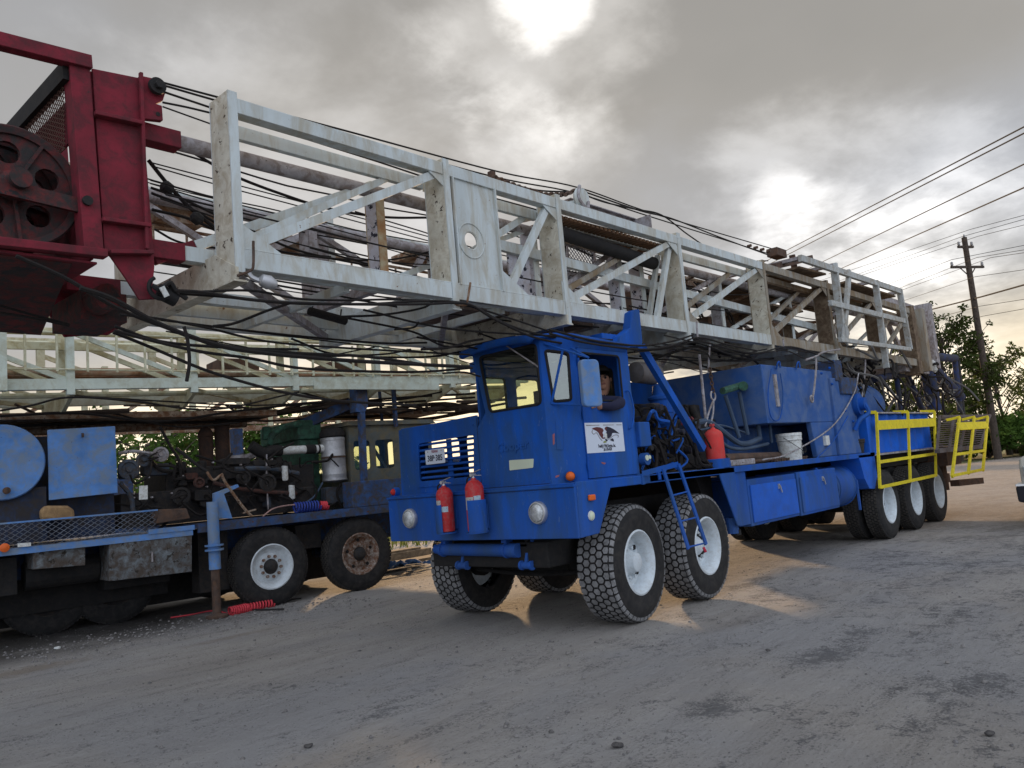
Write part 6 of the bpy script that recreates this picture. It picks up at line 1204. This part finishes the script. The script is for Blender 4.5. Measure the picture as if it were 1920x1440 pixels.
# canister filters
for (x0,y0,y1) in((535,874,902),(548,910,937)):
    b=PT(x0,y1,.35); t=PT(x0,y0,.35); m=MB(); m.lathe(b,(0,0,1),[(.01,0),(.038,.01),(.045,.03),(.045,(t-b).z),(.03,(t-b).z+.01)],16); f=m.build('fuel_filter',WPL,T2,smooth=True); m=MB(); m.cyl(t,t+Vector((0,0,.05)),.045,n=14); m.build('filter_head',BLK,f)
# mast support post and handrail
m=MB(); m.beam(PT(677,770,.1),PT(684,942,.1),.09,.08); m.prism([PT(x,y,.05) for x,y in((667,724),(688,723),(690,762),(684,772),(668,772))],N2*.2); m.beam(PT(686,745,.2),PT(560,800,.9),.12,.16); m.build('mast_rest',BLUD,T2)
m=MB(); m.beam(PT(737,716,.2),PT(742,800,.3),.05,.06); m.cyl(PT(711,727,.9),PT(717,800,.9),.028,n=8); m.cyl(PT(710,727,.9),PT(740,716,.2),.015,n=6); m.beam(PT(680,808,.4),PT(740,905,.6),.03,.05); m.build('handrail',BLUD,T2)
# cab of the parked rig
CBM=mat('faded_cab_paint',(.085,.10,.10),.6,dirt=(.15,.13,.08),damt=.7,dscale=3,var=.3,bump=.05)
m=MB2(); ca0,ca1=1.50,3.05; cb0,cb1=.35,1.9; cz0,cz1=1.23,2.50
def wloop(a0,a1,b,z0,z1): return rloop([Q(a0,b,z0),Q(a1,b,z0),Q(a1,b,z1),Q(a0,b,z1)],.06)
def bloop(b0,b1,a,z0,z1): return rloop([Q(a,b0,z0),Q(a,b1,z0),Q(a,b1,z1),Q(a,b0,z1)],.06)
for b,s in((cb0,1),(cb1,-1)): m.plate([Q(ca0,b,cz0),Q(ca1,b,cz0),Q(ca1,b,cz1),Q(ca0,b,cz1)],[wloop(ca0+.07,ca0+.36,b,1.80,2.26),wloop(ca0+.46,ca0+.80,b,1.80,2.26),wloop(ca0+.92,ca0+1.45,b,1.80,2.26)],N2*.03*s)
for a,s in((ca0,1),(ca1,-1)): m.plate([Q(a,cb0+.03,cz0),Q(a,cb1-.03,cz0),Q(a,cb1-.03,cz1),Q(a,cb0+.03,cz1)],[bloop(cb0+.15,cb0+.7,a,1.80,2.3),bloop(cb0+.82,cb1-.15,a,1.80,2.3)],U2*.03*s)
m.hexa([Q(ca0-.05,cb0-.05,cz1),Q(ca1+.08,cb0-.05,cz1),Q(ca1+.08,cb1+.05,cz1),Q(ca0-.05,cb1+.05,cz1),Q(ca0-.02,cb0-.02,cz1+.07),Q(ca1+.02,cb0-.02,cz1+.07),Q(ca1+.02,cb1+.02,cz1+.07),Q(ca0-.02,cb1+.02,cz1+.07)]); m.build('cab',CBM,T2,bevel=.01)
for a0,a1 in((ca0+.07,ca0+.36),(ca0+.46,ca0+.80),(ca0+.92,ca0+1.45)):
    for b in(cb0+.02,cb1-.02): m=MB(); m.prism(wloop(a0,a1,b,1.80,2.26),N2*.004); m.build('window',GLD2,T2)
m=MB2(); m.bx(1.3,3.3,.0,.3,1.23,1.62); m.bx(3.05,3.45,.1,2.4,.6,1.9); m.each('front_fender',BLUD,T2,bevel=.01)
m=MB2(); m.tube([PT(700,886,.5),PT(712,884,.5),PT(722,880,.5)],.01); m.build('wiper',BLK,T2)
# coiled air hoses
def coil(p,q,R,r,n,mt,par=None,name='coiled_hose',taper=0,sag=0):
    p,q=V3(p),V3(q); d=(q-p).normalized(); s=d.cross(Vector((0,0,1))).normalized(); u=s.cross(d); m=MB(); K_=12
    m.tube([p.lerp(q,i/(n*K_))+(s*math.cos(2*math.pi*i/K_)+u*math.sin(2*math.pi*i/K_))*R*(1-taper*i/(n*K_)) for i in range(n*K_+1)],r,5,smooth=False); return m
a=PT(552,948,.15); b=PT(598,943,.15); z_=1.29
m=coil(Vector((a.x,a.y,1.31)),Vector((b.x,b.y,1.31)),.07,.014,9,COILB); o=m.build('coiled_hose',COILB,smooth=True); tag(o,'blue coiled air hose lying on the deck of the parked rig','air hose')
c=Vector((b.x+.02,b.y,1.31)); e=Vector((b.x+.13,b.y-.02,1.30)); m=coil(c,e,.055,.014,4,PINK); o=m.build('coiled_hose',PINK,smooth=True); tag(o,'short red coiled air hose beside the blue one on the deck of the parked rig','air hose')
m=MB(); m.tube([PT(493,968,-.0),PT(510,955,.0),PT(530,949,.1),PT(555,946,.12)],.011); tag(m.build('hose_end',mat('pale_pink_hose',(.35,.22,.2),.6),smooth=True),'pale straight hose trailing from the coils over the deck edge of the parked rig','hose')
g0_=PZ(431,1147,.045); g1_=PZ(512,1131,.045); gm=g0_.lerp(g1_,.45)+Vector((-.02,.03,0))
hr=thing('coiled_hose','red coiled air hose lying on the ground in front of the white wheel','air hose',(gm.x,gm.y,0))
m=coil(g0_,gm,.055,.013,8,PINK); m.build('coil',PINK,hr,smooth=True); m=coil(gm,g1_,.048,.013,9,PINK); m.build('coil',PINK,hr,smooth=True)
m=MB(); m.tube([g0_+Vector((0,0,-.03)),PZ(400,1145,.012),PZ(360,1152,.012),PZ(320,1158,.012)],.010,6); m.build('hose_tail',PINK,hr,smooth=True)
m=MB(); m.tube([g1_+Vector((0,0,-.03)),PZ(530,1130,.015),PZ(548,1124,.015),PZ(565,1122,.02)],.010,6); m.tube([PZ(465,1143,.012),PZ(500,1143,.012),PZ(532,1142,.012)],.012,6); m.build('hose_fitting',BLK,hr,smooth=True)
# ---- mast of the parked rig
NB,FB=0.0,1.75
def zb2(a): return 3.05+.022*(a+3.2)
def zt2_(a): return 3.90+.012*(a+3.2)
ps2=[-6.85,-5.38,-3.92,-2.46,-.98,.47,1.86,3.3,4.75]
m=MB()
m.beam(Q(-7.5,NB,zb2(-7.5)),Q(5,NB,zb2(5)),.10,.13); m.beam(Q(-7.5,FB,zb2(-7.5)),Q(5,FB,zb2(5)),.10,.13)
m.each('lower_chord',PGR,T2)
m=MB(); m.beam(Q(-7.5,NB,zt2_(-7.5)+.03),Q(5,NB,zt2_(5)+.03),.09,.11); m.beam(Q(-7.5,FB,zt2_(-7.5)),Q(5,FB,zt2_(5)),.09,.11); m.cyl(Q(-7.5,.45,zt2_(-7.5)-.10),Q(5,.45,zt2_(5)-.1),.05,n=10); m.cyl(Q(-7.5,1.35,zt2_(-7.5)-.1),Q(5,1.35,zt2_(5)-.1),.05,n=10); m.beam(Q(-7.5,.3,zt2_(-7.5)-.32),Q(5,.3,zt2_(5)-.32),.05,.09); m.cyl(Q(-7.5,.3,zb2(-7)-.10),Q(5,.3,zb2(5)-.10),.035,n=8); MA2=MB().cyl(Q(-7.6,.9,zt2_(-7.5)),Q(-7.5,.9,zt2_(-7.5)),.05).build('mast',PYL,T2); m.each('chord',PYL,MA2)
for a in ps2:
    m=MB2(); m.bx(a-.045,a+.045,NB-.055,NB+.02,zb2(a)-.13,zt2_(a)-.02); m.bx(a+.03,a+.045,NB+.02,NB+.16,zb2(a)-.1,zt2_(a)-.02); m.build('post',PGR,MA2)
    m=MB2(); m.bx(a-.05,a+.05,FB-.04,FB+.05,zb2(a)-.1,zt2_(a)); m.bx(a-.04,a+.04,.4,.5,zb2(a)+.05,zt2_(a)-.1); m.each('post',PYL,MA2)
    m=MB(); m.prism([Q(a,NB,zb2(a)-.13),Q(a,NB+.5,zb2(a)-.28),Q(a,FB-.5,zb2(a)-.28),Q(a,FB,zb2(a)-.13),Q(a,FB,zb2(a)-.05),Q(a,NB,zb2(a)-.05)],U2*.05); m.build('cross_beam',PYL,MA2)
for a,b in zip(ps2,ps2[1:]):
    for bb,mt in((NB-.0,PGR),(FB,PYL),(.45,PYL)):
        m=MB(); m.beam(Q(a+.05,bb,zt2_(a)-.20),Q(b-.05,bb,zb2(b)+.06),.035,.06); m.build('brace',mt,MA2)
    m=MB(); m.beam(Q(a+.05,NB+.1,zb2(a)-.08),Q(b,FB-.1,zb2(b)-.08),.05,.05); m.build('bottom_brace',PYL,MA2)
m=MB(); lz0,lz1=3.215,3.655
m.cyl(Q(-7.5,-.08,lz0),Q(5,-.08,lz0+.06),.013,n=6); m.cyl(Q(-7.5,-.08,lz1),Q(5,-.08,lz1+.10),.013,n=6)
a=-7.3
while a<4.9: m.beam(Q(a,-.08,lz0),Q(a,-.08,lz1+.03),.025,.03,up=tuple(N2)); a+=.335
m.build('ladder',PYL,MA2)
m=MB2(); random.seed(8)
for i in range(10): m.cyl(Q(-7.5,.55+.1*i,3.24+.03*(i%3)),Q(4.5,.55+.1*i,3.36+.03*(i%3)),random.choice((.03,.045)),n=8)
m.each('stowed_pipe',mat('rust_orange_pipe',(.22,.11,.06),.8,dirt=(.40,.36,.28),damt=.6,dscale=1.2,var=.5),T2)
m=MB2(); m.bx(-6.6,-5.2,.7,1.3,3.3,3.7); m.bx(-.3,.3,.8,1.4,3.35,3.6); m.bx(1.5,2.1,.7,1.4,3.3,3.6); m.each('stowed_block',RST,T2,bevel=.02)
m=MB2(); m.bx(-7.4,-3.20,-.12,-.06,2.97,4.08); m.build('end_plate',PGR,T2) if False else None
m=MB2(); m.bx(-3.24,-3.135,-.14,-.02,2.97,4.10); m.build('corner_post',PGR,T2)
m=MB2(); m.bx(.75,3.0,-.06,-.02,3.02,3.14); m.build('name_board',PGR,T2)
for k,(pp,bb,r) in enumerate([([(0,770),(60,760),(130,745),(250,752),(400,768),(560,735)],-.1,.014),([(0,780),(150,775),(300,790),(450,770),(620,755),(800,760)],.4,.018),([(0,800),(200,792),(420,790),(620,765),(890,745)],.8,.02),([(130,742),(300,752),(480,760),(640,750)],.1,.012),([(200,772),(330,800),(450,792)],.5,.012),([(560,735),(640,752),(760,748),(890,720)],.3,.016),([(640,755),(760,745),(890,738)],.6,.02),([(730,778),(800,765),(890,755)],.9,.02),([(680,790),(780,800),(890,795)],1.2,.01),([(680,775),(780,788),(890,785)],1.4,.008)]):
    m=MB(); m.tube([PT(x,y,bb) for x,y in pp],r,6); m.build('wire_rope',ROPE,T2,smooth=True)
random.seed(15); m=MB2()
for i in range(26):
    a=random.uniform(-3.4,3.8); m.tube([Q(a,random.uniform(.2,1.4),random.uniform(2.72,2.9)),Q(a+.7,random.uniform(.2,1.4),random.uniform(2.66,2.88)),Q(a+1.6,random.uniform(.2,1.4),random.uniform(2.72,2.95))],random.uniform(.01,.035),5,sub=4)
m.each('hanging_line',mat('brown_black_lines',(.04,.028,.022),.7),T2,smooth=True)
m=MB2(); m.bx(-3.6,.4,.5,1.5,2.70,2.78); m.bx(1.3,3.6,.9,1.7,2.72,2.80); m.each('mast_underside_plate',RSW,T2)
m=MB2(); m.cyl(Q(-3.2,1.2,2.62),Q(.2,1.2,2.66),.07,n=10); m.build('pipe_bundle',RSW,T2)
# ---- third rig further back: only its mast and frame show between the others
T3=thing('far_rig_truck','third rig in the background, only its rusty white mast showing behind the parked rig','truck',Q(-1,6.5,0))
m=MB2(); m.bx(-9,5,5.4,5.5,3.05,3.17); m.bx(-9,5,7.0,7.1,3.05,3.17); m.bx(-9,5,5.4,5.5,4.05,4.16); m.bx(-9,5,7.0,7.1,4.05,4.16); m3=MB().box(tuple(Q(-9.1,6,3.1)),tuple(Q(-9.1,6,3.1)+Vector((.1,.1,1)))).build('mast',RSW,T3); m.each('chord',RSW,m3)
a=-8.8
while a<5: 
    m=MB2(); m.bx(a,a+.1,5.38,5.48,3.0,4.2); m.bx(a,a+.1,7.0,7.1,3.0,4.2); m.each('post',PYL,m3); m=MB(); m.beam(Q(a+.1,5.45,3.15),Q(a+1.5,5.45,4.05),.05,.07); m.build('brace',RSW,m3); a+=1.6
m=MB2(); m.bx(-9,2.2,5.2,7.3,.95,1.2); m.bx(-8,-3.5,5.6,7,1.2,2.3); m.bx(-1.5,-.2,5.8,6.8,1.2,2.1); m.each('frame',BLUD,T3,bevel=.02)
m=MB2(); m.bx(-3.1,-2.9,5.8,6.6,1.2,3.0); m.bx(1.8,2.0,5.8,6.6,1.2,3.0); m.bx(-9,-8.8,5.8,6.6,1.2,3.0); m.each('mast_rest',BLUD,T3)
for a in(-8,-6.6,-5.2,.2,1.6): wheel(T3,'pi',Q(a,5.25,.54),A2)

# ================================================================== PICKUP at the right edge
pk=PD(1903,902,12.6); pk.z=0; PKR=thing('pickup_truck','beige pickup truck with a dark bumper, only its front corner inside the right edge','pickup',(pk.x+1.5,pk.y-.9,0))
px0,py1=pk.x,pk.y
F=lambda x,y,z:Vector((px0+x,py1-y,z))
def pbx(m,a,b,k=0): return m.box((px0+a[0],py1-b[1],a[2]),(px0+b[0],py1-a[1],b[2]),k)
m=MB(); 
prof=[(.12,.50),(.10,.95),(.18,1.10),(1.25,1.18),(1.9,1.72),(3.3,1.74),(3.5,1.25),(5.3,1.22),(5.3,.55),(4.7,.5),(4.6,.8),(4.2,.9),(3.8,.8),(3.7,.5),(1.5,.45),(1.4,.8),(1.0,.92),(.6,.8),(.5,.5)]
m.prism([F(x,.06,z) for x,z in prof],(0,-1.75,0)); m.build('body',PKW,PKR,bevel=.04)
m=MB(); m.prism([F(-.02,.0,.42),F(-.04,.0,.66),F(.25,-.02,.68),F(.45,.0,.5),F(.4,.05,.36)],(0,-1.86,0)); m.build('bumper',DPL,PKR,bevel=.03); m=MB(); m.prism([F(-.05,.0,.665),F(-.03,.0,.70),F(.3,-.01,.71),F(.3,-.01,.685)],(0,-1.86,0)); m.build('bumper_trim',CHR,PKR,bevel=.01)
for y in(.12,1.45):
    m=MB(); pbx(m,(.06,y,.78),(.13,y+.32,.98)); m.build('headlight',LENS,PKR,bevel=.02)
m=MB(); pbx(m,(.06,.5,.75),(.12,1.38,1.0)); m.build('grille',BLK,PKR,bevel=.01)
m=MB(); m.prism([F(1.38,.05,1.20),F(1.95,.05,1.66),F(3.2,.05,1.68),F(3.38,.05,1.25)],(0,.012,0)); m.build('side_window',GLD2,PKR); m=MB(); m.prism([F(1.30,.15,1.21),F(1.86,.25,1.68),F(1.86,1.6,1.68),F(1.30,1.7,1.21)],(-.02,0,.01)); m.build('windshield',GLD2,PKR)
for x in(1.0,4.2):
    for y in(.02,1.85):
        m=MB(); s=1 if y<1 else -1; m.lathe(F(x,y,.37),(0,-s,0),[(.2,.02),(.30,.0),(.36,.03),(.37,.08),(.37,.2),(.34,.24),(.2,.24)],30); w=m.build('wheel',RUB,PKR,smooth=True); m=MB(); m.lathe(F(x,y,.37),(0,-s,0),[(.01,.03),(.08,.02),(.19,.05),(.21,.02),(.2,.1)],24); m.build('rim',GALV,w,smooth=True)
# ================================================================== DEBRIS in the gap between the rigs
c=PZ(768,1055,0); m=MB(); m.box((c.x-.9,c.y-.2,.0),(c.x+.7,c.y+.25,.06)); tag(m.build('plank',PLNK),'long weathered board on the ground in the gap between the two rigs','plank')
c=PZ(775,1046,0); m=MB(); m.box((c.x-.5,c.y+.1,.0),(c.x+.6,c.y+.6,.14)); m.box((c.x-.4,c.y+.2,.141),(c.x+.4,c.y+.5,.18)); tag(m.build('wooden_crate',PLNK,bevel=.01),'low wooden crate behind the board in the gap between the rigs','crate')
random.seed(3); c=PZ(760,1068,0); bm=bmesh.new(); bmesh.ops.create_grid(bm,x_segments=16,y_segments=12,size=.5)
for v in bm.verts: v.co=Vector((c.x+v.co.x*1.2,c.y+v.co.y*.7+.3,.03+.16*abs(MN.noise(v.co*4))+.1*max(0,.5-v.co.length)))
me=D.meshes.new('blue_tarp'); bm.to_mesh(me); bm.free(); me.materials.append(mat('tarp_blue',(.03,.09,.22),.5,var=.3)); o=D.objects.new('blue_tarp',me); COL.objects.link(o); tag(o,'crumpled blue tarp on the ground beside the front wheel of the parked rig','tarp')
m=MB(); c=PZ(783,1072,0)
for i in range(5): a=random.random()*3; m.beam((c.x+random.uniform(-.3,.3),c.y+random.uniform(-.1,.3),.03+.02*i),(c.x+random.uniform(-.3,.3)+.5*math.cos(a),c.y+.3*math.sin(a),.03+.02*i),.08,.015)
tag(m.build('scrap_pile',mat('pale_scrap',(.4,.36,.3),.7,dirt=(.1,.07,.05),damt=.5)),'small heap of pale scrap strips in front of the wooden board','scrap')
# dark lumps on the open ground in the foreground
for i,(px,py,s,lab) in enumerate(((1158,1400,.030,'dark clod on the ground at the bottom centre of the photo'),(580,1400,.025,'torn dark scrap on the ground at the bottom left of centre'),(1440,1222,.018,'small dark clod in the open ground right of the front wheels'),(1855,1378,.022,'dark stone lump near the bottom right corner'),(108,1216,.03,'pale stone at the left edge below the parked rig'))):
    c=PZ(px,py,0); bm=bmesh.new(); bmesh.ops.create_icosphere(bm,subdivisions=3,radius=s)
    for v in bm.verts: v.co=Vector((c.x+v.co.x*1.2,c.y+v.co.y,max(-.01,v.co.z*.45)+.01))+v.co*.5*MN.noise(v.co*30+Vector((i,0,0)))
    me=D.meshes.new('clod'); bm.to_mesh(me); bm.free(); me.materials.append(mat('dark_clod',(.05,.048,.05),.95,dirt=(.13,.12,.11),damt=.5,dscale=20) if i<4 else WPL); o=D.objects.new('clod',me); COL.objects.link(o); tag(o,lab,'clod')
